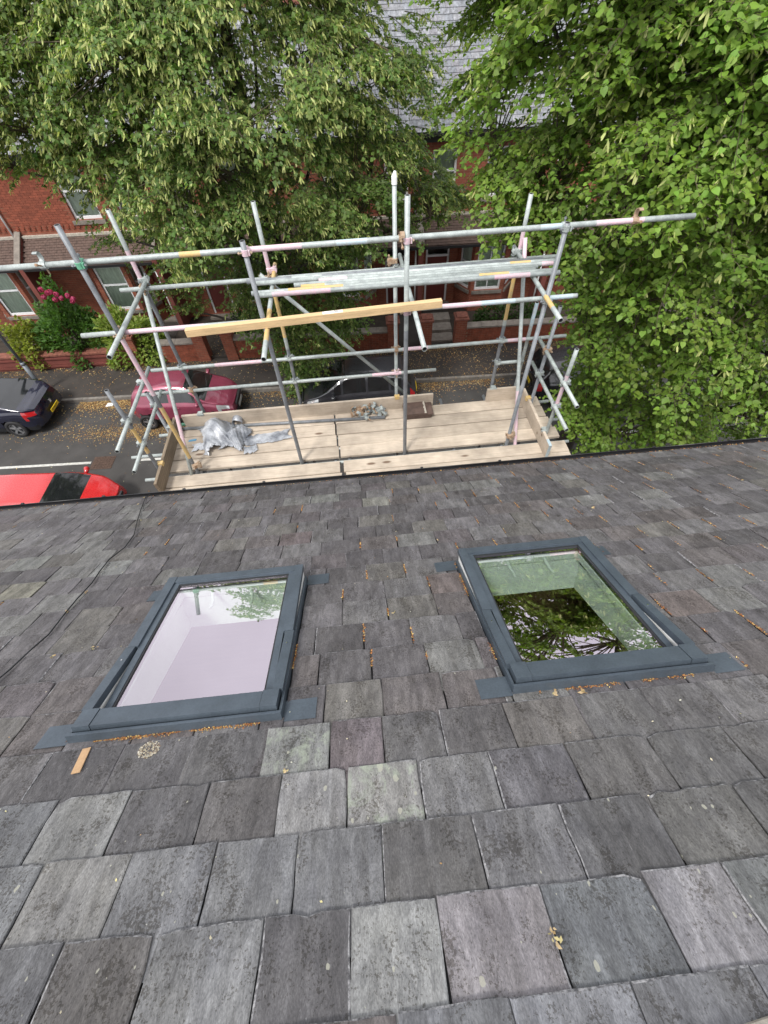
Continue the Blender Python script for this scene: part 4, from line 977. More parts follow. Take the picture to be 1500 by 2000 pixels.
# ================================================================== terrace across the street
TF, TBAY = 18.5, 17.72
def plan(P0, P1):
    P0, P1 = np.array(P0, float), np.array(P1, float); d = P1-P0; L = np.linalg.norm(d); d /= L; n = np.array([d[1], -d[0]])
    return lambda a, z, dep=0.: ST(*(P0+d*a+n*dep), z), L
def slab(b, P0, P1, z0, z1, holes=(), depth=.14, m=0):
    pt, L = plan(P0, P1); A = sorted({0., L}|{h[i] for h in holes for i in (0,1)}); Z = sorted({z0, z1}|{h[i] for h in holes for i in (2,3)})
    for i in range(len(A)-1):
        for j in range(len(Z)-1):
            ac, zc = (A[i]+A[i+1])/2, (Z[j]+Z[j+1])/2
            if any(h[0] < ac < h[1] and h[2] < zc < h[3] for h in holes): continue
            b.quad(pt(A[i],Z[j]), pt(A[i+1],Z[j]), pt(A[i+1],Z[j+1]), pt(A[i],Z[j+1]), m)
    for (a0,a1,c0,c1) in holes:
        for (p,q) in (((a0,c0),(a1,c0)),((a1,c0),(a1,c1)),((a1,c1),(a0,c1)),((a0,c1),(a0,c0))):
            b.quad(pt(*p), pt(*q), pt(*q,-depth), pt(*p,-depth), m)
def pbox(b, pt, a0,a1,z0,z1,d0,d1,m=0):
    b.hexa([pt(a0,z0,d1),pt(a1,z0,d1),pt(a1,z0,d0),pt(a0,z0,d0),pt(a0,z1,d1),pt(a1,z1,d1),pt(a1,z1,d0),pt(a0,z1,d0)], m)
def window(par, P0, P1, a0,a1,z0,z1, rec=.10, cols=1, split=.5, sill=True, cur=True):
    pt, L = plan(P0, P1); b = MB(); f = .075; d0, d1 = -rec-.05, -rec
    pbox(b,pt,a0,a0+f,z0,z1,d0,d1); pbox(b,pt,a1-f,a1,z0,z1,d0,d1); pbox(b,pt,a0+f,a1-f,z0,z0+f*1.3,d0,d1); pbox(b,pt,a0+f,a1-f,z1-f,z1,d0,d1)
    zs = [z0+f*1.3]; ze = []
    if split:
        zm = z0+(z1-z0)*split; pbox(b,pt,a0+f,a1-f,zm-.03,zm+.03,d0,d1+.012); ze.append(zm-.03); zs.append(zm+.03)
    ze.append(z1-f); w_ = (a1-a0-2*f)/cols
    for c in range(1, cols): pbox(b,pt,a0+f+w_*c-.02,a0+f+w_*c+.02,z0+f*1.3,z1-f,d0+.002,d1-.002)
    wo_ = b.build('window', WHITEPL, par)
    for (za, zb) in zip(zs, ze):
        for c in range(cols):
            g = MB(); x0 = a0+f+w_*c+(.02 if c else 0); x1 = a0+f+w_*(c+1)-(.02 if c < cols-1 else 0); g.quad(pt(x0,za,d0+.02),pt(x1,za,d0+.02),pt(x1,zb,d0+.02),pt(x0,zb,d0+.02)); g.build('pane', GLASS, wo_)
    if cur:
        g = MB(); nn = 16; V = []
        for i in range(nn+1):
            a = a0+(a1-a0)*i/nn; V += [pt(a,z0+.02,d0-.04+.015*math.sin(i*1.9)), pt(a,z1-.02,d0-.04+.015*math.sin(i*1.9))]
        g.add(V, [(2*i,2*i+2,2*i+3,2*i+1) for i in range(nn)]); g.build('curtain', CURTAIN, wo_, smooth=True)
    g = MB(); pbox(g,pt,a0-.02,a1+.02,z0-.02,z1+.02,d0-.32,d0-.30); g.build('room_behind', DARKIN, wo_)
    if sill:
        g = MB(); pbox(g,pt,a0-.09,a1+.09,z0-.13,z0-.005,-rec-.02,.06); g.build('sill', STONE, wo_)
    return wo_
RT0, RZ0, RT1, RZ1 = 18.24, 6.03, 21.5, 8.72
def opp_roof(par, s0, s1, single):
    b = MB(); b.quad(ST(s0,RT0,RZ0-.03),ST(s1,RT0,RZ0-.03),ST(s1,RT1,RZ1-.03),ST(s0,RT1,RZ1-.03)); b.quad(ST(s1,24.9,5.9),ST(s0,24.9,5.9),ST(s0,RT1,RZ1-.03),ST(s1,RT1,RZ1-.03))
    rf = b.build('roof', ANTH_D, par)
    L = math.hypot(RT1-RT0, RZ1-RZ0); dt, dz = (RT1-RT0)/L, (RZ1-RZ0)/L; nrow = int(L/.2)
    P = lambda s, q, h: ST(s, RT0+dt*q-dz*h, RZ0+dz*q+dt*h)
    JV, JF, JT = [], [], []; cnt = 0; cache = {}
    for r in range(nrow):
        s = s0
        while s < s1-.03:
            wd = min((.13 if r % 2 and s == s0 else .26)+random.uniform(-.012,.012), s1-s); x0, x1 = s+.002, s+wd-.003; s += wd; q0 = r*.2-.01; q1 = q0+.27
            tone = np.array(random.choice([(.225,.24,.265),(.25,.262,.285),(.20,.213,.235),(.235,.235,.255),(.275,.285,.305)]))*random.uniform(.9,1.1)
            jj = random.uniform(-.004,.004); hh = random.uniform(0,.003)
            loc = lambda ss, qq, h: P(ss, qq, h)
            pts = [loc(x0,q0+jj,.004+hh),loc(x1,q0-jj,.004+hh),loc(x1,q1,-.012),loc(x0,q1,-.012),loc(x0,q0+jj,.015+hh),loc(x1,q0-jj,.015+hh),loc(x1,q1,-.004),loc(x0,q1,-.004)]
            if single and single[0] < (x0+x1)/2 < single[1] and cnt < 298:
                mb = MB(); mb.hexa(pts); o = mb.build('slate', SLATE, rf); o.color = (*[float(v) for v in tone], .2); cnt += 1
            else:
                k = len(JV); JV += [tuple(p) for p in pts]; fs = [(3,2,1,0),(4,5,6,7),(0,1,5,4),(1,2,6,5),(2,3,7,6),(3,0,4,7)]
                JF += [tuple(k+i for i in f) for f in fs]; JT += [(*tone,.2)]*6
    off = np.array(WM[par.name]); me = mesh_from('slate_field', (np.array(JV)-off).tolist(), JF, [SLATE_J]); at = me.attributes.new('tone','FLOAT_COLOR','FACE'); at.data.foreach_set('color', np.array(JT, dtype=np.float32).ravel())
    tag(link('slate_field', me, rf), kind='stuff')
    b = MB(); n = 0; s = s0
    while s < s1-.1:
        e = min(s+.44, s1); b = MB(); c0 = [ST(s+.004,RT1+.12*math.cos(a),RZ1-.03+.13*math.sin(a)) for a in np.linspace(-.2,math.pi+.2,8)]; c1 = [ST(e-.004,RT1+.12*math.cos(a),RZ1-.03+.13*math.sin(a)) for a in np.linspace(-.2,math.pi+.2,8)]
        for k in range(7): b.quad(c0[k],c1[k],c1[k+1],c0[k+1])
        b.build('ridge_tile', TERRA, rf, smooth=True); s += .44
    b = MB(); b.sbox(s0,s1,RT0-.09,RT0+.02,RZ0-.10,RZ0-.035); b.build('gutter', GUTTER, par); b = MB(); b.sbox(s0,s1,RT0+.021,TF-.001,RZ0-.28,RZ0-.05); b.build('fascia_board', GUTTER, par)
    return rf
def tile_roof(par, s0, s1, t0, z0, t1, z1, name='bay_roof'):
    b = MB(); b.quad(ST(s0,t0,z0-.03),ST(s1,t0,z0-.03),ST(s1,t1,z1-.03),ST(s0,t1,z1-.03)); b.quad(ST(s0,t0,z0-.03),ST(s0,t1,z1-.03),ST(s0,t1,z0-.03),ST(s0,t1,z0-.031)); b.quad(ST(s0,t0,z0-.031),ST(s1,t0,z0-.031),ST(s1,t1,z0-.031),ST(s0,t1,z0-.031)); br = b.build(name, CLAYT, par)
    L = math.hypot(t1-t0, z1-z0); dt, dz = (t1-t0)/L, (z1-z0)/L; P = lambda s, q, h: ST(s, t0+dt*q-dz*h, z0+dz*q+dt*h); f = MB()
    for r in range(int(L/.105)):
        s = s0+(.085 if r % 2 else 0)
        while s < s1-.02:
            e = min(s+.165, s1); q0 = r*.105; h = random.uniform(0,.006); f.hexa([P(s+.003,q0,.002+h),P(e,q0,.002+h),P(e,q0+.15,-.01),P(s+.003,q0+.15,-.01),P(s+.003,q0,.018+h),P(e,q0,.018+h),P(e,q0+.15,-.002),P(s+.003,q0+.15,-.002)]); s += .168
    o = f.build('roof_tile_field', CLAYT, br); tag(o, kind='stuff')
    b = MB(); b.sbox(s0,s1,t1-.10,t1+.03,z1-.03,z1+.05); b.build('ridge_mortar', MORTAR, br); b = MB(); b.sbox(s0,s1,t0-.08,t0+.0,z0-.10,z0-.03); b.build('gutter', GUTTER, br)
    return br
def house(name, label, s0, s1, door, bay, ups, single=None, bricks=None, render=False):
    h = empty(name, ST((s0+s1)/2, TF, 0), label, 'house', 'brick terraced houses across the street')
    P0, P1 = (s0, TF), (s1, TF); b = MB()
    holes = [(u-w_/2-s0, u+w_/2-s0, z0, z1) for (u,w_,z0,z1) in ups]+[(door-.48-s0, door+.48-s0, .25, 2.55), (bay-1.12-s0, bay+1.12-s0, .35, 2.7)]
    slab(b, P0, P1, 0, RZ0-.05, holes, .16)
    wall = b.build('wall', BRICK, h); g = MB(); g.quad(ST(s1,24.6,0),ST(s0,24.6,0),ST(s0,24.6,6),ST(s1,24.6,6)); g.build('rear_wall', BRICKS_ST, h)
    for e, s in ((0,s0),(1,s1)):
        g = MB(); g.add([ST(s,TF+.01,0),ST(s,24.6,0),ST(s,24.6,6.0),ST(s,RT1,RZ1-.06),ST(s,TF+.01,RZ0)],[(0,1,2,3,4)]); g.build('party_wall', BRICKS_ST, h)
    for (u,w_,z0,z1) in ups: window(h, P0, P1, u-w_/2-s0, u+w_/2-s0, z0, z1, .10, 1, .58)
    # canted bay
    B = [((bay-1.2,TF),(bay-.68,TBAY)),((bay-.68,TBAY),(bay+.68,TBAY)),((bay+.68,TBAY),(bay+1.2,TF))]; b = MB()
    zz0, zz1 = 1.02, 2.72
    for (q0,q1) in B:
        L = np.linalg.norm(np.array(q1)-np.array(q0)); slab(b, q0, q1, 0, 2.90, [(.15,L-.15,zz0,zz1)], .12)
    bayo = b.build('bay_wall', BRICK, h)
    for k,(q0,q1) in enumerate(B):
        L = np.linalg.norm(np.array(q1)-np.array(q0)); window(h, q0, q1, .15, L-.15, zz0, zz1, .07, 2 if (k == 1 and bay > 2) else 1, .58)
    tile_roof(h, s0+.10, s1-.10, TBAY-.25, 2.92, TF, 3.58)
    for s in (s0-.09, ):
        g = MB(); g.hexa([ST(s,TBAY-.3,0),ST(s+.18,TBAY-.3,0),ST(s+.18,TF-.002,0),ST(s,TF-.002,0),ST(s,TBAY-.3,3.02),ST(s+.18,TBAY-.3,3.02),ST(s+.18,TF-.002,3.72),ST(s,TF-.002,3.72)]); g.build('porch_divider', REDREND, h)
        g = MB(); g.hexa([ST(s-.02,TBAY-.32,3.021),ST(s+.20,TBAY-.32,3.021),ST(s+.20,TF-.004,3.721),ST(s-.02,TF-.004,3.721),ST(s-.02,TBAY-.32,3.08),ST(s+.20,TBAY-.32,3.08),ST(s+.20,TF-.004,3.78),ST(s-.02,TF-.004,3.78)]); g.build('divider_coping', STONE, h)
    pt, _ = plan(P0, P1); g = MB(); a = door-s0
    pbox(g,pt,a-.40,a+.40,.25,2.05,-.15,-.11); pbox(g,pt,a-.28,a-.05,1.2,1.95,-.109,-.10); pbox(g,pt,a+.05,a+.28,1.2,1.95,-.109,-.10); pbox(g,pt,a-.28,a-.05,.4,1.05,-.109,-.10); pbox(g,pt,a+.05,a+.28,.4,1.05,-.109,-.10); d = g.build('door', DOORP, h)
    g = MB(); g.tube([pt(a+.32,1.15,-.10),pt(a+.32,1.15,-.04)],.03,8); g.build('door_knob', CHROME, d)
    g = MB(); pbox(g,pt,a-.48,a-.401,.25,2.55,-.15,-.06); pbox(g,pt,a+.401,a+.48,.25,2.55,-.15,-.06); pbox(g,pt,a-.40,a+.40,2.06,2.14,-.15,-.06); g.build('door_frame', WHITEPL, h)
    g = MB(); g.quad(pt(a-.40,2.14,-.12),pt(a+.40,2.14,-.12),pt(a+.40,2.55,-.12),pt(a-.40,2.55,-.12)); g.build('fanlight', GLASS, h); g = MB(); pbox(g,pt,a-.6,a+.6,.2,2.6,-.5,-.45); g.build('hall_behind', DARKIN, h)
    g = MB(); pbox(g,pt,a-.6,a+.6,.0,.24,-.1,.35); g.build('door_step', STONE, h)
    rf = opp_roof(h, s0, s1, single)
    # string courses of projecting brick
    g = MB(); s = s0+.03
    while s < s1-.1: g.sbox(s,s+.10,TF-.035,TF-.001,3.78,3.85); g.sbox(s+.03,s+.13,TF-.022,TF-.001,3.86,3.92); s += .205
    tag(g.build('dentil_bricks', BRICKS_ST, wall), kind='stuff')
    g = MB(); g.tube([ST(s1-.18,TF-.07,RZ0-.1),ST(s1-.18,TF-.07,3.6)],.035,8); g.tube([ST(s1-.18,TBAY-.12,2.85),ST(s1-.18,TBAY-.12,.05)],.035,8); g.build('downpipe', WHITEPL, h, smooth=True)
    if bricks:
        ba, bb, z0, z1 = bricks; JB = MB(); cand = []
        r = 0
        while z0+r*.075 < z1:
            s = ba+(.1125 if r % 2 else 0)
            while s < bb-.21:
                zc = z0+r*.075
                if not any(ho[0]+s0-.02 < s+.215 and s < ho[1]+s0+.02 and ho[2]-.14 < zc+.065 and zc < ho[3]+.02 for ho in holes): cand.append((s, zc))
                s += .225
            r += 1
        cand.sort(key=lambda c: c[0] if c[0] > -13.3 else 99)
        for i,(s,zc) in enumerate(cand):
            m_ = MB() if i < 300 else JB; p = random.uniform(.007,.012); m_.sbox(s,s+.215,TF-p,TF-.0015,zc,zc+.065)
            if i < 300: m_.build('brick', BRICKM, wall)
        if JB.v: tag(JB.build('brick_field', BRICKM, wall), kind='stuff')
    return h
UPW = (4.02, 5.5)
house('terraced_house', 'brick terraced house at the far left end with narrow striped blind windows', -17.95, -12.95, -17.1, -14.3, [(-14.6,1.0,*UPW),(-16.9,.85,*UPW)])
house('terraced_house', 'brick terraced house behind the pink flowering bush, white sash windows', -12.95, -7.95, -8.62, -10.0, [(-10.12,1.02,*UPW),(-8.5,.8,*UPW)], None, (-13.0,-8.0,3.95,5.85))
house('terraced_house', 'brick terraced house half hidden behind the trunk of the left tree', -7.95, -2.95, -6.35, -4.35, [(-6.62,.9,*UPW),(-4.4,1.02,*UPW)])
house('terraced_house', 'brick terraced house behind the dark grey car, its slates showing between the trees', -2.95, 2.05, 1.2, -.9, [(-.9,1.02,*UPW),(1.2,.85,*UPW)], (.55,2.05))
house('terraced_house', 'brick terraced house with white bay windows left of the right tree', 2.05, 7.05, 2.85, 4.85, [(4.9,1.02,*UPW),(2.9,.85,*UPW)], (2.05,5.3))
house('terraced_house', 'brick terraced house hidden mostly behind the right tree foliage', 7.05, 12.05, 11.2, 9.2, [(9.2,1.02,*UPW),(11.2,.85,*UPW)])

# ---- front gardens, paths, boundary walls
b = MB(); b.sbox(-19,14,WALLT+.6,TF-.02,-.1,.16); b.build('front_garden', SOIL, None, kind='structure')
for s0, s1 in ((-6.45,-5.62),(.95,1.95),(2.25,3.25),(-9.1,-8.2)):
    b = MB(); b.sbox(s0,s1,WALLT+.1,TF-.3,.10,.175); b.build('path', PAVE, None, kind='structure')
for k in range(3):
    b = MB(); b.sbox(2.26,3.24,WALLT+.25+k*.55,WALLT+.8+k*.55,.17+k*.0,.24+k*.12); b.build('step', STONE, None, kind='structure')
def garden_wall(label, s0, s1, ht, t=WALLT, red=False):
    g = empty('garden_wall', ST((s0+s1)/2, t, 0), label, 'garden wall', 'low front garden walls')
    b = MB(); b.sbox(s0,s1,t,t+.215,.0,ht); core = b.build('wall_core', REDREND if red else BMORT, g)
    if red:
        for (a,c,zz) in ((0,.04,.20),(0,.06,ht-.13)):
            b = MB(); b.sbox(s0,s1,t-c,t-.001,zz,zz+.07); b.build('moulding', REDREND, g)
        s = s0+.3
        while s+1.9 < s1: b = MB(); b.sbox(s,s+1.9,t-.025,t-.0015,.29,ht-.16); b.build('raised_panel', REDREND, g); s += 2.2
    else:
        f = MB(); r = 0
        while .1+r*.075 < ht-.06:
            s = s0+(.11 if r % 2 else 0)
            while s < s1-.05: e = min(s+.215,s1); f.sbox(s,e,t-random.uniform(.006,.012),t-.0015,.1+r*.075,.165+r*.075); s += .225
            r += 1
        tag(f.build('brick_field', BRICKS_ST, g), kind='stuff')
    s = s0
    while s < s1-.05: e = min(s+.62,s1); b = MB(); z = random.uniform(-.004,.004); b.hexa([ST(s+.004,t-.05,ht),ST(e-.004,t-.05,ht),ST(e-.004,t+.265,ht),ST(s+.004,t+.265,ht),ST(s+.004,t-.05,ht+.06+z),ST(e-.004,t-.05,ht+.06+z),ST(e-.004,t+.265,ht+.09+z),ST(s+.004,t+.265,ht+.09+z)]); b.build('coping_stone', TERRA if red else STONE, g); s += .62
garden_wall('long red rendered garden wall under the flowering bush', -18, -9.35, .66, red=True)
garden_wall('short brick garden wall behind the crimson car', -8.15, -6.75, .85)
garden_wall('brick garden wall beside the trunk of the left tree', -5.35, -3.0, .9)
garden_wall('dark brick garden wall behind the dark grey car', -2.9, .65, .85)
garden_wall('dark brick garden wall right of the three gate piers', 3.6, 8.4, .85)
def pier(s, label, ht=1.22, w_=.42):
    g = empty('gate_pier', ST(s, WALLT, 0), label, 'gate pier', 'brick gate piers'); b = MB(); b.sbox(s-w_/2,s+w_/2,WALLT-.08,WALLT+.34,0,ht); b.build('shaft', BRICK, g)
    b = MB(); b.sbox(s-w_/2-.05,s+w_/2+.05,WALLT-.13,WALLT+.39,ht+.001,ht+.07); b.sbox(s-w_/2+.02,s+w_/2-.02,WALLT-.06,WALLT+.32,ht+.071,ht+.13); b.build('cap', TERRA, g)
for s, l in ((-9.22,'brick gate pier at the end of the red rendered wall'),(-6.6,'brick gate pier left of the littered path'),(-5.5,'brick gate pier right of the littered path'),(.82,'leftmost of the three brick piers by the stepped path'),(2.1,'middle of the three brick piers by the stepped path'),(3.42,'rightmost of the three brick piers by the stepped path')): pier(s, l)

# ---- lamp post on the far pavement
P = onz((88,764), .11); lp = empty('lamp_post', P, 'grey street post with a yellow band behind the navy car', 'lamp post')
b = MB(); b.tube([P,P+np.array([0,0,1.15])],.075,12); b.build('base_sleeve', GREYP, lp, smooth=True); b = MB(); b.tube([P+np.array([0,0,1.15]),P+np.array([0,0,1.24])],[.085,.07],12); b.build('collar', GREYP, lp, smooth=True)
b = MB(); b.tube([P+np.array([0,0,1.24]),P+np.array([0,0,5.6])],.05,12); b.build('pole', GREYP, lp, smooth=True); b = MB(); b.tube([P+np.array([0,0,2.62]),P+np.array([0,0,2.85])],.0515,12); b.build('yellow_band', YELB, lp, smooth=True)
b = MB(); b.tube([P+np.array([0,0,5.6]),P+np.array([0,-.5,5.75]),P+np.array([0,-1.0,5.78])],.035,8); b.build('arm', GREYP, lp, smooth=True); b = MB(); b.box(P+np.array([0,-1.2,5.78]),(.22,.55,.12)); b.build('lantern', GREYP, lp)

# ================================================================== cars
def car(label, body_m, s, t, head, L, W, H, prof, plate=None, group='cars parked along the street', rear_yellow=True, wheel_r=.30):
    """x runs from the nose (0) to the tail (L); head=+1 when the nose points to +s. s,t is the middle of the car."""
    root = empty('parked_car', ST(s, t, 0), label, 'car', group)
    fx = -head
    Xd = (ST(1,0)-ST(0,0))*fx; Yd = np.cross([0,0,1.], Xd); O = ST(s,t,0)-Xd*L/2
    W3 = lambda p: O+Xd*p[0]+Yd*p[1]+np.array([0,0,p[2]])
    N_ = 120; xs = L*(.5-.5*np.cos(np.pi*np.linspace(.0,1,N_)))*.35+.65*np.linspace(0,L,N_)
    px = [q[0]*L for q in prof['top']]; zt = np.interp(xs, px, [q[1] for q in prof['top']])
    zb = np.interp(xs, [q[0]*L for q in prof['belt']], [q[1] for q in prof['belt']])
    k = np.ones(7)/7; pad = lambda v: np.convolve(np.r_[[v[0]]*3, v, [v[-1]]*3], k, 'valid'); zt = pad(pad(zt)); zb = pad(zb)
    endf = lambda x, l: 1-np.clip((l-x)/l, 0, 1)**2.6*.24
    hw = W/2*endf(xs, .75)*endf(L-xs, .65); zsill = np.where(xs < .3, .22+.1*(1-xs/.3), np.where(xs > L-.3, .24+.14*(xs-L+.3)/.3, .20))
    g = np.maximum(zt-zb, .012); th = .30*np.clip(g/.5,0,1)*g/.55
    yb = hw-.055
    cross = []
    for f in (0,.28,.62,.86): cross.append((hw-.02*(1-f)-.05*(f == 0), zsill+(zb-.05-zsill)*f))
    cross.append((hw-.018, zb-.045)); cross.append((yb, zb))
    for f in (.10,.35,.62,.86): cross.append((yb-th*f, zb+g*f*.97))
    ye = yb-th
    for f, q in ((.93,.985),(.80,.995),(.6,1.),(.4,1.),(.2,1.),(0,1.)):
        cross.append((ye*f, zb+g*q*np.where(g > .2, 1, .92+.08*(1-f))))
    K = len(cross); Yv = np.array([c[0] for c in cross]); Zv = np.array([c[1] for c in cross])
    full = [(j, 1) for j in range(K)]+[(j, -1) for j in range(K-2,-1,-1)]; KK = len(full)
    V = np.zeros((N_, KK, 3))
    for c,(j,sg) in enumerate(full): V[:,c,0] = xs; V[:,c,1] = Yv[j]*sg; V[:,c,2] = Zv[j]
    # rounded nose and tail
    for i in range(N_):
        for c,(j,sg) in enumerate(full):
            zf = (V[i,c,2]-.2)/.7; 
            if xs[i] < .5: V[i,c,0] += (1-xs[i]/.5)*(.16*min(1,max(0,zf))**2+.10*(abs(V[i,c,1])/(W/2))**3)
            if xs[i] > L-.5: V[i,c,0] -= (1-(L-xs[i])/.5)*(prof.get('tail',.10)*min(1.6,max(0,zf))**2+.08*(abs(V[i,c,1])/(W/2))**3)
    wx = prof['wheels']; R = wheel_r+.045
    for i in range(N_):
        for c in range(KK):
            if abs(V[i,c,1]) > W*.40 and V[i,c,2] < zb[i]:
                for x0 in wx:
                    dx, dz = V[i,c,0]-x0, V[i,c,2]-wheel_r; d_ = math.hypot(dx, dz)
                    if abs(d_-R) < .045 and d_ > 0: V[i,c,0] = x0+dx*R/d_; V[i,c,2] = max(.12, wheel_r+dz*R/d_)
    groups = {}
    gl = prof['glass']
    def cls(i, c):
        x = (xs[i]+xs[i+1])/2; j = full[c][0]; j2 = full[c+1][0]; jm = min(j, j2); gg = (g[i]+g[i+1])/2; sg = full[c][1] if full[c+1][1] == full[c][1] else 1
        ctr = V[i:i+2,c:c+2].reshape(-1,3).mean(0)
        if jm < 5 and abs(ctr[1]) > W*.38:
            for x0 in wx:
                if math.hypot(ctr[0]-x0, ctr[2]-wheel_r) < R-.005: return None
        side = 'a' if ctr[1] > 0 else 'b'
        if 6 <= jm <= 8 and gg > .2:
            for (a0,a1) in gl['side']:
                if a0*L < x < a1*L: return ('side_window', side, a0)
        if jm >= 10 and gl['ws'][0]*L < x < gl['ws'][1]*L: return ('windscreen',)
        if jm >= 10 and gl['rw'][0]*L < x < gl['rw'][1]*L: return ('rear_window',)
        h0, h1, hz0, hz1 = prof['hl']
        if h0*L < x < h1*L and 2 <= jm <= 5 and hz0 < ctr[2] < hz1+.25 and abs(ctr[1]) > W*.24: return ('headlight', side)
        t0, t1, tz0, tz1 = prof['tl']
        if t0*L < x < t1*L and 2 <= jm <= prof.get('tlj',5) and tz0 < ctr[2] < tz1 and abs(ctr[1]) > W*.22: return ('tail_light', side)
        if jm < 1 and .05*L < x < .95*L: return ('sill_trim', side)
        return ('body',)
    for i in range(N_-1):
        for c in range(KK-1):
            kx = cls(i, c)
            if kx: groups.setdefault(kx, []).append((i*KK+c, (i+1)*KK+c, (i+1)*KK+c+1, i*KK+c+1))
    flat = V.reshape(-1,3)
    groups[('body',)] += [tuple(range(KK)), tuple((N_-1)*KK+c for c in range(KK-1,-1,-1))]
    mm = dict(body=body_m, side_window=CARGLASS, windscreen=CARGLASS, rear_window=CARGLASS, headlight=HEADL, tail_light=TAILL, sill_trim=ANTH_D)
    body = None
    for key in sorted(groups, key=lambda q: q[0] != 'body'):
        fs = groups[key]; ids = sorted({v for f in fs for v in f}); mp = {v: n for n, v in enumerate(ids)}
        b = MB(); b.add([W3(flat[v]) for v in ids], [tuple(mp[v] for v in f) for f in fs]); o = b.build(key[0], mm[key[0]], root, smooth=True)
        bm_ = bmesh.new(); bm_.from_mesh(o.data); bmesh.ops.recalc_face_normals(bm_, faces=bm_.faces); bm_.to_mesh(o.data); bm_.free()
        # make sure the shell faces outwards
        f0 = max(o.data.polygons, key=lambda p: p.area); cc = np.array(f0.center)+np.array(WM[root.name])-(O+Xd*L/2+np.array([0,0,.6]))
        if np.dot(cc, np.array(f0.normal)) < 0: o.data.flip_normals()
        if key[0] == 'body': body = o
    b = MB(); b.box(W3((L/2,0,.42)), (L*.86, W*.72, .34), Xd, Yd); b.build('underbody', ANTH_D, root)
    # wheels
    for x0 in wx:
        for sg in (1,-1):
            yo = sg*(W/2-.075); b = MB(); n = 28; 
            prof_ = [(-.09,wheel_r*.62),(-.10,wheel_r*.93),(-.07,wheel_r),(.07,wheel_r),(.10,wheel_r*.93),(.09,wheel_r*.66),(.05,wheel_r*.64)]
            V_ = []; 
            for (yy,rr) in prof_:
                for k_ in range(n): a_ = 2*math.pi*k_/n; V_.append(W3((x0+rr*math.cos(a_), yo+sg*yy, wheel_r+rr*math.sin(a_))))
            F_ = [(r_*n+k_, r_*n+(k_+1)%n, (r_+1)*n+(k_+1)%n, (r_+1)*n+k_) for r_ in range(len(prof_)-1) for k_ in range(n)]; b.add(V_, F_); wh = b.build('wheel', RUBBER, root, smooth=True)
            b = MB(); yy = sg*(.045); c0 = W3((x0, yo+yy, wheel_r)); ring = [W3((x0+wheel_r*.65*math.cos(2*math.pi*k_/n), yo+yy, wheel_r+wheel_r*.65*math.sin(2*math.pi*k_/n))) for k_ in range(n)]; b.add([c0]+ring, [(0,k_+1,(k_+1)%n+1) for k_ in range(n)], 1)
            for q in range(5):
                a_ = 2*math.pi*q/5+.3; da = .16
                V_ = [W3((x0+r_*math.cos(a_+e_), yo+sg*h_, wheel_r+r_*math.sin(a_+e_))) for h_ in (.05,.075) for (r_,e_) in ((.03,-1.2),(.03,1.2),(wheel_r*.63,da),(wheel_r*.63,-da))]
                b.hexa(V_, 0)
            rr0, rr1 = wheel_r*.60, wheel_r*.67
            V_ = [W3((x0+r_*math.cos(2*math.pi*k_/n), yo+sg*.078, wheel_r+r_*math.sin(2*math.pi*k_/n))) for r_ in (rr0,rr1) for k_ in range(n)]; b.add(V_, [(k_,(k_+1)%n,n+(k_+1)%n,n+k_) for k_ in range(n)], 0)
            b.build('rim', [ALLOY, ANTH_D], wh)
    # mirrors, handles, plates
    mx = prof['mirror']; zbm = float(np.interp(mx*L, xs, zb)); hwm = float(np.interp(mx*L, xs, hw))
    for sg in (1,-1):
        b = MB(); pts = [W3((mx*L, sg*(hwm-.03), zbm+.03)), W3((mx*L-.01, sg*(hwm+.05), zbm+.06)), W3((mx*L+.0, sg*(hwm+.15), zbm+.09)), W3((mx*L+.02, sg*(hwm+.20), zbm+.09))]; b.tube(pts, [.03,.06,.08,.03], 8); b.build('mirror', body_m, root, smooth=True)
        for hx in prof['handles']:
            zh = float(np.interp(hx*L, xs, zb))-.12; hh = float(np.interp(hx*L, xs, hw)); b = MB(); b.box(W3((hx*L, sg*(hh+.008), zh)), (.19,.022,.028), Xd, Yd); b.build('door_handle', CHROME if prof.get('chrome') else body_m, root)
    up = np.array([0,0,1.])
    for (x_, m_, dirx, zz) in ((.02 if not prof.get('pz') else .02, PLATEW, -1, .40), (L-.02, PLATEY, 1, prof.get('pz',.55))):
        c = W3((x_+dirx*.045, 0, zz)); b = MB(); b.box(c, (.02,.52,.112), Xd, Yd); pl_ = b.build('number_plate', m_, root)
        if plate and dirx == 1: text(plate, .085, c+Xd*dirx*.0115, Yd, up, INK, pl_)
    c = W3((L-.01+.02,0,prof.get('pz',.55)+.25)); b = MB(); b.box(c, (.03,.09,.11), Xd, Yd); b.build('badge', CHROME, root)
    b = MB(); b.box(W3((.005,0,.56)), (.05,W*.5,.10), Xd, Yd); b.box(W3((.03,0,.30)), (.06,W*.6,.11), Xd, Yd); b.build('grille', ANTH_D, root)
    return root, W3
NAVY = paint('navy_car_paint', (.006,.008,.024), .2, 1, .1); REDP = paint('bright_red_car_paint', (.52,.012,.014), .25); CRIM = paint('crimson_metallic_car_paint', (.25,.042,.080), .3, 1, .3); DGREY = paint('dark_grey_car_paint', (.028,.030,.036), .3, 1, .3); BLACKP = paint('black_car_paint', (.010,.010,.012), .22)
COUPE = dict(top=[(0,.62),(.03,.72),(.26,.90),(.30,.95),(.45,1.36),(.60,1.38),(.78,1.18),(.88,1.02),(.985,.98),(1,.86)], belt=[(0,.60),(.05,.70),(.28,.88),(.6,.95),(.86,1.0),(1,.84)], wheels=(.92,3.62), glass=dict(side=[(.36,.55),(.56,.72)], ws=(.30,.44), rw=(.625,.865)), hl=(.02,.13,.55,.8), tl=(.90,.992,.70,.97), tlj=5, mirror=.36, handles=[.52], pz=.52, tail=.14)
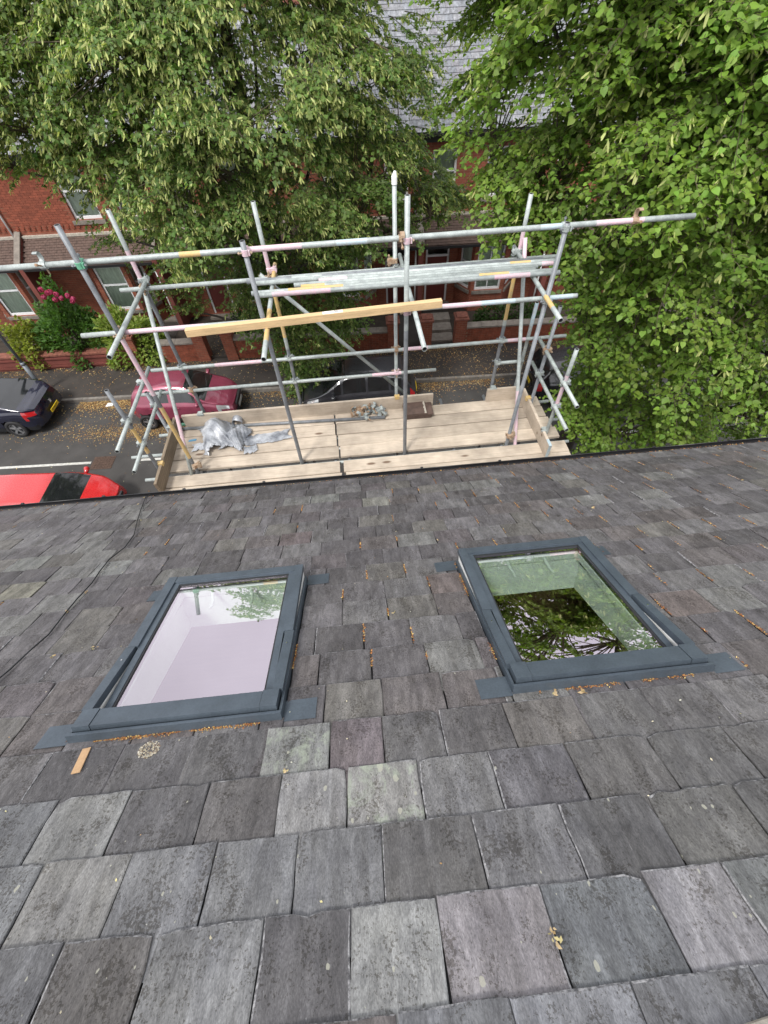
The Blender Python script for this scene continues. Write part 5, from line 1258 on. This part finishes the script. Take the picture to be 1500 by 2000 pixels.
HATCH = dict(top=[(0,.58),(.03,.74),(.22,.93),(.27,1.0),(.42,1.42),(.62,1.47),(.90,1.38),(.975,1.0),(1,.74)], belt=[(0,.56),(.05,.72),(.25,.90),(.6,.94),(.93,.97),(1,.72)], wheels=(.66,3.0), glass=dict(side=[(.34,.56),(.585,.76)], ws=(.255,.42), rw=(.91,.965)), hl=(.03,.16,.58,.82), tl=(.955,.997,.62,1.0), tlj=6, mirror=.31, handles=[.53,.75], pz=.62, tail=.03)
MPV = dict(top=[(0,.60),(.03,.78),(.16,.95),(.21,1.05),(.40,1.50),(.62,1.54),(.90,1.46),(.975,1.0),(1,.72)], belt=[(0,.58),(.05,.76),(.2,.93),(.6,1.0),(.93,1.06),(1,.72)], wheels=(.72,3.25), glass=dict(side=[(.30,.36),(.375,.57),(.59,.76),(.775,.87)], ws=(.20,.39), rw=(.91,.965)), hl=(.03,.16,.62,.9), tl=(.95,.997,.7,1.2), tlj=7, mirror=.29, handles=[.54,.73], pz=.62, tail=.03, chrome=False)
BIGH = dict(HATCH, wheels=(.86,3.42))
SHORTH = dict(HATCH, wheels=(.82,3.40), top=[(0,.60),(.03,.76),(.15,.94),(.185,1.0),(.345,1.42),(.58,1.48),(.90,1.39),(.975,1.0),(1,.74)], belt=[(0,.58),(.05,.74),(.2,.91),(.6,.95),(.93,.98),(1,.72)], glass=dict(side=[(.27,.50),(.525,.74)], ws=(.18,.345), rw=(.91,.965)), mirror=.235, handles=[.47,.72])
car('navy coupe with red tail lamps parked beside the grey post', NAVY, -11.2-4.64/2, 12.40, -1, 4.64, 1.81, 1.38, COUPE, 'EY18 KXY', wheel_r=.335)
car('bright red hatchback parked on the near side below the gutter', REDP, -7.5-4.2/2, 7.80, 1, 4.2, 1.76, 1.47, SHORTH, wheel_r=.31)
car('crimson small hatchback parked behind the scaffold across the road', CRIM, -4.75-3.5/2, 12.32, 1, 3.5, 1.62, 1.47, HATCH, 'KX10 VLU', wheel_r=.285)
car('dark grey tall hatchback behind the scaffold toe board', DGREY, -.55, 12.28, -1, 3.9, 1.70, 1.54, MPV, 'BF61 HDV', wheel_r=.30)
rt, W3b = car('black car half hidden by the right tree beyond the scaffold', BLACKP, 5.35+4.3/2, 12.35, 1, 4.3, 1.78, 1.48, dict(BIGH, tail=.02), 'YK09 UJE', wheel_r=.31)

# ================================================================== trees and shrubs
def inpoly(x, y, poly):
    c = False; n = len(poly)
    for i in range(n):
        x1, y1 = poly[i]; x2, y2 = poly[(i+1) % n]
        if (y1 > y) != (y2 > y) and x < (x2-x1)*(y-y1)/(y2-y1)+x1: c = not c
    return c
HEART = np.array([(0,0,0),(-.30,-.06,.03),(-.47,.22,.07),(-.40,.55,.06),(0,1.02,-.10),(.40,.55,.06),(.47,.22,.07),(.30,-.06,.03),(0,.45,0)], float)
HEART_F = [(8,0,1,2),(8,2,3,4),(8,4,5,6),(8,6,7,0)]
OVAL = np.array([(0,0,0),(-.50,.40,.09),(0,1,-.10),(.50,.40,.09),(0,.45,0)], float); OVAL_F = [(4,0,1,2),(4,2,3,0)]
LANCE = np.array([(0,0,0),(-.25,.42,.05),(0,1,-.12),(.25,.42,.05)], float); LANCE_F = [(0,1,2),(0,2,3)]
BRACT = np.array([(0,0,0),(-.11,.35,.02),(-.09,.85,.08),(0,1,.1),(.09,.85,.08),(.11,.35,.02)], float); BRACT_F = [(0,1,2,3),(0,3,4,5)]
def frames(d, nrm):
    d = d/np.linalg.norm(d, axis=1, keepdims=True); x = np.cross(d, nrm); x /= np.linalg.norm(x, axis=1, keepdims=True)+1e-9; z = np.cross(x, d); return x, d, z
def leaf_mesh(name, P, D, NN, S, T, tmpl, faces, off=(0,0,0), m=LEAF):
    x, y, z = frames(D, NN); n = len(P); k = len(tmpl)
    V = P[:,None,:]+S[:,None,None]*(tmpl[None,:,0,None]*x[:,None,:]+tmpl[None,:,1,None]*y[:,None,:]+tmpl[None,:,2,None]*z[:,None,:])-np.array(off)
    fl = len(faces[0]); F = (np.array(faces)[None]+(np.arange(n)*k)[:,None,None]).reshape(-1, fl)
    me = bpy.data.meshes.new(name); me.vertices.add(n*k); me.vertices.foreach_set('co', V.astype(np.float32).ravel())
    nf = len(F); me.loops.add(nf*fl); me.loops.foreach_set('vertex_index', F.astype(np.int32).ravel()); me.polygons.add(nf)
    me.polygons.foreach_set('loop_start', (np.arange(nf)*fl).astype(np.int32)); me.polygons.foreach_set('loop_total', np.full(nf, fl, dtype=np.int32))
    me.update(calc_edges=True); me.materials.append(m)
    at = me.attributes.new('tint', 'FLOAT_COLOR', 'FACE'); at.data.foreach_set('color', np.repeat(np.c_[T, np.ones(n)], len(faces), axis=0).astype(np.float32).ravel())
    return me
class Foliage:
    def __init__(s): s.P, s.D, s.N, s.S, s.T = [], [], [], [], []; s.b = [[],[],[],[],[]]; s.tw = MB()
    def cat(s): return [np.concatenate(a) for a in (s.P, s.D, s.N, s.S, s.T)]
def spray(fo, T, out, ln, nside, size, col, bracts=0, droop=.45, gap=.05, twig=True, flat=.35):
    """a drooping leafy twig whose tip region is at T, growing outwards along out"""
    out = out/np.linalg.norm(out); side = np.cross(out, [0,0,1.]); side /= np.linalg.norm(side)+1e-9
    root = T-out*ln*.55+np.array([0,0,droop*ln*.25]); pt = lambda f: root+out*ln*f+side*ln*.08*math.sin(f*4+T[0]*3)+np.array([0,0,-droop*ln*f*f])
    if twig: fo.tw.tube([pt(f) for f in (0,.35,.7,1)], [.008,.006,.004,.002], 4, 0, False)
    segs = [(pt(.25+.0), pt(1.0))]
    for k in range(nside):
        f = .08+.86*k/max(1,nside-1); sg = 1 if k % 2 else -1; L2 = ln*(.52-.30*f)*random.uniform(.75,1.3)
        a = pt(f); b_ = a+(side*sg*random.uniform(.7,1.1)+out*random.uniform(.3,.8)+np.array([0,0,random.uniform(-.50,.10)]))*L2
        segs.append((a, b_))
        if twig: fo.tw.tube([a, (a+b_)/2+np.array([0,0,.03]), b_], [.004,.003,.0015], 3, 0, False)
    for a, b_ in segs:
        L = np.linalg.norm(b_-a); n = max(2, int(L/gap)); f = (np.arange(n)+rng.uniform(.1,.9,n))/n; d = (b_-a)/L
        sd = np.cross(d, [0,0,1.]); sd /= np.linalg.norm(sd)+1e-9; sg = np.where(np.arange(n) % 2 == 0, 1., -1.)
        P = a+(b_-a)*f[:,None]+np.array([0,0,1.])*(.03*np.sin(f*3.1))[:,None]
        D = sd*sg[:,None]*rng.uniform(.4,1.0,n)[:,None]+d*rng.uniform(.2,.8,n)[:,None]+np.array([0,0,-1.])*rng.uniform(-.1,.5,n)[:,None]+rng.normal(0,.30,(n,3))
        N_ = np.array([0,0,1.])+out*flat+rng.normal(0,.38,(n,3))
        S = size*rng.uniform(.5,1.25,n); tip = np.clip(f,0,1)[:,None]
        C = np.array(col)*(rng.uniform(.78,1.22,(n,1)))*(1+.22*tip*np.array([1.15,1.0,.7]))*(1+rng.normal(0,.05,(n,3)))
        fo.P.append(P); fo.D.append(D); fo.N.append(N_); fo.S.append(S); fo.T.append(C)
        if bracts and random.random() < bracts:
            m = max(1, int(n*random.uniform(.1,.6))); idx = rng.integers(n//3, n, m); q = 2
            for r_ in range(q):
                fo.b[0].append(P[idx]+rng.normal(0,.012,(m,3))); fo.b[1].append(np.array([0,0,-1.])*.9+out*.45+rng.normal(0,.38,(m,3))); fo.b[2].append(out+rng.normal(0,.5,(m,3))); fo.b[3].append(rng.uniform(.08,.135,m)); fo.b[4].append(np.array([.50,.54,.21])*rng.uniform(.75,1.2,(m,1)))
def limb(P0, P1, lift, r0, r1, n=9, wob=.12, name='branch', par=None):
    P0, P1 = np.array(P0, float), np.array(P1, float); pts = []; ph_ = random.uniform(0,6)
    for i in range(n):
        f = i/(n-1); p = P0+(P1-P0)*f; p[2] += lift*4*f*(1-f)*.5+lift*.0; p += np.array([math.sin(ph_+f*5), math.cos(ph_*1.7+f*4), 0])*wob*f*(1-f)*2; pts.append(p)
    b = MB(); b.tube(pts, list(np.linspace(r0, r1, n)), 8, 0, True); b.build(name, BARK, par, smooth=True); return pts
def ell_hit(p, C, R, jit):
    d = ray(*p); d /= np.linalg.norm(d); o = (CAMP-C)/R; e = d/R; A = e@e; B = o@e; Cc = o@o-1; disc = B*B-A*Cc
    t = (-B-math.sqrt(disc))/A if disc > 0 else -B/A
    return CAMP+d*(t+jit)
def build_tree(name, label, base, height, C, R, polys, holes, nfront, nback, size, col, bracts, ln, gap, zmax, leaf_t, leaf_f, nlimb, lean=(0,0), singles=0, group=None, depthj=2.4, extra=None, cmix=None, high=(), clus=6, cw=1.0, sep=70):
    root = empty(name, base, label, 'tree', group); base = np.array(base); C = np.array(C, float); R = np.array(R, float)
    n = 14; pts = []; rad = []
    for i in range(n):
        f = i/(n-1); pts.append(base+np.array([lean[0]*f+.10*math.sin(f*7), lean[1]*f+.08*math.cos(f*6), height*f])); rad.append(.24*(1-.72*f)+(.10*(1-f*8) if f < .125 else 0))
    b = MB(); b.tube(pts, rad, 14, 0, True); b.build('trunk', BARK, root, smooth=True)
    fo = Foliage(); targets = []
    tries = 0
    xs = [q[0] for q in polys[0]]; ys_ = [q[1] for q in polys[0]]
    ctr = []
    while tries < 9000:
        tries += 1; p = (random.uniform(min(xs), max(xs)), random.uniform(min(ys_), max(ys_)))
        if not inpoly(*p, polys[0]): continue
        if any(inpoly(*p, h[0]) and random.random() > h[1]*.5 for h in holes): continue
        if any((p[0]-c_[0])**2+((p[1]-c_[1])*1.15)**2 < sep*sep for c_ in ctr): continue
        T = ell_hit(p, C, R, random.random()*depthj*.55)
        if T[2] > zmax(T) or T[2] < .6: continue
        ctr.append(p)
        ax_ = base+np.array([lean[0]*.6, lean[1]*.6, 0]); o_ = T-ax_; o_[2] = 0; o_ /= np.linalg.norm(o_)+1e-6; sd_ = np.array([-o_[1], o_[0], 0])
        for q in range(clus):
            a_, b_ = random.gauss(0,.40)*cw, random.gauss(-.12,.36)*cw; Q = T+sd_*a_+o_*b_+np.array([0,0,-.62*(a_*a_+max(0,b_)**2)/cw+random.gauss(0,.05)])
            x_, y_, z_ = proj(Q)
            if not inpoly(float(x_), float(y_)+12, polys[0]) or any(inpoly(float(x_), float(y_), h[0]) and random.random() > h[1] for h in holes): continue
            targets.append((Q, 1))
    tries = 0; nd = 0
    while nd < nfront and tries < 9000:
        tries += 1; p = (random.uniform(min(xs), max(xs)), random.uniform(min(ys_), max(ys_)))
        if not inpoly(*p, polys[0]) or any(inpoly(*p, h[0]) and random.random() > h[1] for h in holes[-1:]): continue
        T = ell_hit(p, C, R, depthj*random.uniform(.75,1.9))
        if T[2] > zmax(T) or T[2] < .6: continue
        targets.append((T, 1)); nd += 1
    k = 0; tries = 0
    while k < nback and tries < 40000:
        tries += 1; v = rng.normal(0,1,3); v /= np.linalg.norm(v); T = C+v*R*random.uniform(.45,1.0)
        if T[2] > zmax(T) or T[2] < 2.2: continue
        x, y, z = proj(T)
        if z > 0 and -60 < x < 1560 and -60 < y < 2060 and not inpoly(float(x), float(y), polys[0]): continue
        if z > 0 and any(inpoly(float(x), float(y), h[0]) for h in holes) and random.random() < .5: continue
        targets.append((T, 0)); k += 1
    targets += [(np.array(t), 0) for t in high]
    if extra: targets += [(np.array(t), 2) for t in extra]
    # main limbs towards spread-out targets
    limbs = []; order = list(range(len(targets))); random.shuffle(order); chosen = []
    for i in order:
        T = targets[i][0]
        if all(np.linalg.norm(T-targets[j][0]) > 1.6 for j in chosen): chosen.append(i)
        if len(chosen) >= nlimb: break
    for i in chosen:
        T = targets[i][0]; h = np.clip((T[2]-base[2])*random.uniform(.5,.85)+random.uniform(-1.2,.2), 1.6, height*random.uniform(.5,.95)); f = h/height; A = base+np.array([lean[0]*f, lean[1]*f, h])
        limbs.append(np.array(limb(A, A+(T-A)*.86, .5, .085, .018, 9, .2, 'branch', root)))
    allp = np.concatenate([np.array(l[3:]) for l in limbs])
    for T, kind in targets:
        ax = base+np.array([lean[0]*.6, lean[1]*.6, 0]); out = T-ax; out[2] = 0; out /= np.linalg.norm(out)+1e-6; out = out+np.array([0,0,random.uniform(-.35,.15)])+rng.normal(0,.28,3)*np.array([1,1,.4])
        c = np.array(col)*random.uniform(.82,1.18)
        if cmix is not None and random.random() < .3: c = c*.6+np.array(cmix)*.4
        L = ln*random.uniform(.75,1.25)*(1 if kind != 2 else .95)
        spray(fo, T, out, L, 9 if kind != 2 else 6, size*random.uniform(.9,1.1), c, (bracts if T[2] > 6.3+.5*math.sin(T[0]*2.1)*1.5 else bracts*.16) if kind == 1 else bracts*.2, random.uniform(.18,.55), gap)
        if kind != 2:
            r_ = T-out/np.linalg.norm(out)*L*.55; j = np.argmin(((allp-r_)**2).sum(1)); q = allp[j]
            if np.linalg.norm(q-r_) < 2.6: fo.tw.tube([q, (q+r_)/2+np.array([0,0,.10]), r_], [.016,.012,.008], 4, 0, False)
    P, D, N_, S, Tn = fo.cat()
    off = np.array(WM[root.name])
    if singles:
        x, y, z = proj(P); ok = (z > .5) & (x > 20) & (x < 1480) & (y > 20) & (y < 1980); score = np.where(ok, S/np.maximum(z,.1), 0); idx = np.argsort(-score)[:singles]
        me = mesh_from('leaf', HEART.tolist(), HEART_F, [LEAF1]); X_, Y_, Z_ = frames(D[idx], N_[idx])
        for q, i in enumerate(idx):
            o = link('leaf', me, root); Mx = Matrix.Identity(4)
            for r_ in range(3): Mx[r_][0], Mx[r_][1], Mx[r_][2], Mx[r_][3] = X_[q][r_]*S[i], Y_[q][r_]*S[i], Z_[q][r_]*S[i], P[i][r_]-off[r_]
            o.matrix_local = Mx; o.color = (*[float(v) for v in Tn[i]], 1)
        keep = np.ones(len(P), bool); keep[idx] = False; P, D, N_, S, Tn = P[keep], D[keep], N_[keep], S[keep], Tn[keep]
    tag(link('foliage', leaf_mesh('foliage', P, D, N_, S, Tn, leaf_t, leaf_f, off), root), kind='stuff')
    if fo.b[0]:
        tag(link('flower_bracts', leaf_mesh('flower_bracts', *[np.concatenate(a) for a in fo.b], BRACT, BRACT_F, off), root), kind='stuff')
    tag(fo.tw.build('twigs', TWIG, root), kind='stuff')
    print(name, 'leaves', len(P), 'sprays', len(targets)); return root

L_POLY = [(-260,-260),(700,-260),(735,20),(745,60),(790,60),(830,110),(840,200),(795,215),(812,290),(850,318),(905,362),(905,412),(820,445),(740,470),(690,500),(610,500),(560,450),(480,470),(420,535),(360,545),(320,500),(330,460),(300,430),(240,418),(170,385),(110,345),(50,325),(0,295),(-260,300)]
L_HOLES = [([(395,-120),(545,-120),(575,120),(620,290),(600,410),(500,430),(440,300),(385,120)], .28), ([(690,-260),(870,-260),(870,240),(740,240)], .62)]
Lb = onz((592,752), .11)
sk_targets = []
S_POLY = [(430,560),(490,440),(640,440),(730,520),(715,640),(640,700),(615,735),(560,735),(540,690),(480,650)]
while len(sk_targets) < 300:
    p = (random.uniform(440,700), random.uniform(470,740))
    if inpoly(*p, S_POLY):
        T = ony(p, Lb[1]+random.uniform(-1.7,.5)); 
        if T[2] > .7: sk_targets.append(T)
while len(sk_targets) < 335:
    p = (random.uniform(560,612), random.uniform(690,775)); T = ony(p, Lb[1]-random.uniform(.1,.7)); sk_targets.append((T[0],T[1],max(T[2],.3)))
while len(sk_targets) < 390:      # hanging shoots over the garden, left of the trunk
    p = random.choice([(random.uniform(290,400), random.uniform(520,640)), (random.uniform(180,330), random.uniform(430,500))]); T = ony(p, 14.6+random.uniform(-.6,.6)); sk_targets.append(T)
L_HIGH = []
while len(L_HIGH) < 130:      # the crown goes on above the picture
    T = np.array([random.uniform(-2.9,2.2), random.uniform(11.2,17.2), random.uniform(9.6,13.2)]); x_, y_, z_ = proj(T)
    if float(y_) > -30: continue
    L_HIGH.append(T)
for k in range(55): L_HIGH.append(np.array([random.uniform(-4.3,-2.7), random.uniform(11.5,13.5), random.uniform(9.3,10.9)]))
for k in range(34):       # thin sprays hanging in the gap between the two crowns
    p = (random.uniform(755,850), random.uniform(10,330)); sk_targets.append(ony(p, random.uniform(13.2,15.0)))
for k in range(34):
    p = (random.uniform(770,885), random.uniform(285,425)); sk_targets.append(ony(p, random.uniform(12.4,14.2)))
build_tree('lime_tree', 'tall lime tree with pale hanging flower bracts and a dark trunk, left of the pair', Lb, 11.6, (Lb[0]-.7, Lb[1]-.1, 6.4), (6.2,4.2,4.4), [L_POLY], L_HOLES, 420, 150, .080, (.094,.160,.038), .95, .85, .042,
           lambda T: 9.9-.10*max(0,-2.5-T[0])-.15*max(0,T[0]-0), OVAL, OVAL_F, 26, (.15,-.2), 0, 'lime trees along the street', 2.0, sk_targets, (.17,.225,.06), L_HIGH, 15, .85, 92)
R_POLY = [(850,-260),(1760,-260),(1760,905),(1500,880),(1110,900),(1108,830),(1080,775),(1125,720),(1098,680),(1115,620),(1122,560),(1100,505),(1045,500),(990,475),(955,430),(962,380),(945,312),(900,325),(888,285),(905,240),(850,225),(872,200),(845,150),(862,60)]
R_HOLES = [([(1180,330),(1300,300),(1330,420),(1240,470)], .6), ([(1330,540),(1500,520),(1500,640),(1380,640)], .5), ([(1180,690),(1290,660),(1330,760),(1230,790)], .35)]
R_LOW = []
while len(R_LOW) < 250:
    p = (random.uniform(1130,1560), random.uniform(480,890))
    if inpoly(p[0]-25, p[1]+15, R_POLY): R_LOW.append(ony(p, random.uniform(5.6,8.2)))
for k in range(18): R_LOW.append(ony((random.uniform(1160,1310), random.uniform(5,170)), random.uniform(5.9,7.2)))
for k in range(34): R_LOW.append(ony((random.uniform(960,1075), random.uniform(270,455)), random.uniform(7.2,9.0)))
for k in range(10): R_LOW.append(ony((random.uniform(895,960), random.uniform(200,285)), random.uniform(7.8,9.2)))
R_EXTRA = []
while len(R_EXTRA) < 230:
    T = np.array([random.uniform(1.9,6.5), random.uniform(6.2,10.5), random.uniform(9.2,11.8)]); x_, y_, z_ = proj(T)
    if float(y_) > -40 or random.random() < (T[0]-2)/9-.1: continue
    R_EXTRA.append(T)
build_tree('lime_tree', 'bright green lime tree with large heart shaped leaves beside the scaffold, right of the pair', (5.9,8.6,0), 11.2, (5.7,8.3,6.6), (4.0,3.6,5.2), [R_POLY], R_HOLES, 290, 170, .074, (.142,.236,.040), .15, .80, .047,
           lambda T: 11.6, HEART, HEART_F, 24, (-.2,-.3), 300, 'lime trees along the street', 2.8, R_LOW, (.20,.285,.05), R_EXTRA, 17, .82, 114)

def shrub(name, label, s, t, rs, rt, h, n, size, col, tmpl, tf, z0=.15, flowers=None, cat='shrub', col2=None):
    P0 = ST(s, t, z0); root = empty(name, P0, label, cat); k = n; v = rng.normal(0,1,(k,3)); v[:,2] = np.abs(v[:,2]); v /= np.linalg.norm(v, axis=1, keepdims=True)
    lump = 1+.16*np.sin(v[:,0]*7+s)+.14*np.sin(v[:,1]*6+v[:,2]*5+2*s); r = rng.uniform(.55,1.0,k)**.5*lump
    L = v*np.array([rs,rt,h])*r[:,None]; P = P0+L[:,0:1]*(ST(1,0)-ST(0,0))+L[:,1:2]*(ST(0,1)-ST(0,0))+L[:,2:3]*np.array([0,0,1.])
    D = v+rng.normal(0,.5,(k,3))+np.array([0,0,.2]); N_ = np.array([0,0,1.])+v*.6+rng.normal(0,.35,(k,3)); S = size*rng.uniform(.6,1.2,k)
    c = np.array(col)[None]*rng.uniform(.75,1.25,(k,1))
    if col2 is not None: mk = rng.uniform(0,1,k) < .4; c[mk] = np.array(col2)*rng.uniform(.8,1.15,(mk.sum(),1))
    tag(link('foliage', leaf_mesh('foliage', P, D, N_, S, c, tmpl, tf, P0), root), kind='stuff')
    for i in range(9):
        a = random.uniform(0,6.3); q = P0+np.array([math.cos(a)*rs*.6, math.sin(a)*rt*.6, h*random.uniform(.5,.8)]); b = MB(); b.tube([P0+np.array([math.cos(a)*.06,math.sin(a)*.06,-.1]), (P0+q)/2+np.array([0,0,.1]), q], [.018,.012,.005], 6); b.build('stem', BARK, root)
    if flowers:
        for (u, w_, hh) in flowers:
            c = P0+(ST(1,0)-ST(0,0))*u+(ST(0,1)-ST(0,0))*w_+np.array([0,0,hh]); m = 90; v = rng.normal(0,1,(m,3)); v /= np.linalg.norm(v, axis=1, keepdims=True)
            fm = leaf_mesh('flower_head', c+v*.085*rng.uniform(.7,1,(m,1)), np.cross(v, rng.normal(0,1,(m,3))), v, np.full(m,.06), np.array([.46,.065,.16])*rng.uniform(.7,1.3,(m,1)), OVAL, OVAL_F, P0); link('flower_head', fm, root)
    return root
fl = []
for p in [(92,572),(86,580),(108,585),(120,582),(132,578),(110,575),(142,588),(143,584),(98,570),(80,566)]:
    pp = at_t((p[0], p[1]), 15.55); fl.append((pp[0]+11.45, 15.55-15.98, pp[1]-.15))
shrub('flowering_bush', 'dark green bush with clustered pink flower heads above the red wall', -11.45, 15.98, 1.15, .85, 2.45, 4200, .19, (.075,.16,.035), LANCE, LANCE_F, .15, fl, 'bush', (.09,.18,.035))
shrub('laurel_bush', 'light green leafy bush right of the pink flowering bush', -9.45, 15.85, 1.4, .85, 1.65, 4200, .19, (.20,.29,.055), LANCE, LANCE_F, .15, None, 'bush', (.27,.33,.08))
shrub('privet_bush', 'small yellow green bush at the left edge behind the red wall', -13.2, 15.85, .8, .7, 1.6, 2200, .13, (.24,.29,.05), OVAL, OVAL_F, .15, None, 'bush', (.18,.20,.03))
shrub('garden_shrub', 'dark shrub behind the brick wall beside the left tree trunk', -1.2, 16.1, 1.1, .5, .9, 1500, .10, (.035,.075,.018), OVAL, OVAL_F, .15, None, 'bush')
shrub('garden_shrub', 'dark shrub behind the brick wall right of the piers', 5.6, 16.5, 1.5, .6, 1.0, 1900, .10, (.04,.085,.02), OVAL, OVAL_F, .15, None, 'bush')
shrub('garden_shrub', 'dark leaning shrub between the bay window and the littered path', -5.0, 16.6, .6, .6, 1.3, 1400, .09, (.03,.07,.02), OVAL, OVAL_F, .15, None, 'bush')

# ---- fallen flowers and leaves on road and pavement
lp_, ls_, lc_ = [], [], []
def lit(s, t, l, z=None, cols=None):
    z = z if z is not None else (.002 if t < KF else .114); lp_.append(ST(s,t,z+.004)); ls_.append((l, l*random.uniform(.3,.7))); lc_.append(np.array(random.choice(cols or [(.40,.26,.10),(.30,.17,.06),(.22,.11,.04),(.48,.36,.16),(.16,.085,.035)]))*random.uniform(.8,1.2))
def dens(s, t): return .5+.5*math.sin(s*1.9+1.3*math.sin(t*2.1))*math.sin(t*2.7+s*.8)
n = 0
while n < 12000:
    s = random.uniform(-15,9); z_ = random.random()
    if z_ < .42: t = KF-abs(random.gauss(0,.28)); 
    elif z_ < .62: t = random.uniform(11.2,13.1)
    elif z_ < .84: t = WALLT-abs(random.gauss(0,.30))
    elif z_ < .97: t = random.uniform(KF+.15,WALLT)
    else: t = random.uniform(7.2,11)
    if random.random() > dens(s,t)*1.1: continue
    lit(s, t, random.uniform(.02,.07)); n += 1
for k in range(3000): lit(random.gauss(-8.2,1.3), 11.45+random.gauss(0,.22)+.1*math.sin(k), random.uniform(.02,.06))
for k in range(2200): lit(random.uniform(-10.9,-8.1), KF-abs(random.gauss(0,.30)), random.uniform(.02,.07))
for k in range(900): lit(random.uniform(-6.2,-2.5), 7.55+abs(random.gauss(0,.35)), random.uniform(.02,.06))
for k in range(5200):
    s_, t_ = random.uniform(-1.5,8.5), random.uniform(12.6,15.2)
    if random.random() < dens(s_,t_)+.15: lit(s_, t_, random.uniform(.02,.06))
for k in range(260): lit(random.uniform(-14,7), random.uniform(8,15), random.uniform(.03,.06), None, [(.55,.52,.40),(.5,.5,.3)])
for k in range(260): lit(-6.05+random.gauss(0,.25), random.uniform(15.4,18), random.uniform(.03,.06), .18)
flakes('leaf_litter', lp_, ls_, lc_, lambda i: (0,0,1), LITTER, None, label='fallen yellow brown lime flowers along the kerb and pavement', cat='leaf litter', kind='stuff')
P = ST(-9.7, 12.95, .006); b = MB(); b.hexa([ST(-9.85,12.86,.002),ST(-9.6,12.88,.002),ST(-9.6,13.05,.002),ST(-9.83,13.06,.002),ST(-9.85,12.86,.012),ST(-9.6,12.88,.008),ST(-9.6,13.05,.016),ST(-9.83,13.06,.008)]); b.build('paper_sheet', WHITE, None, label='crumpled white paper lying in the gutter behind the navy car', cat='paper', org=P)
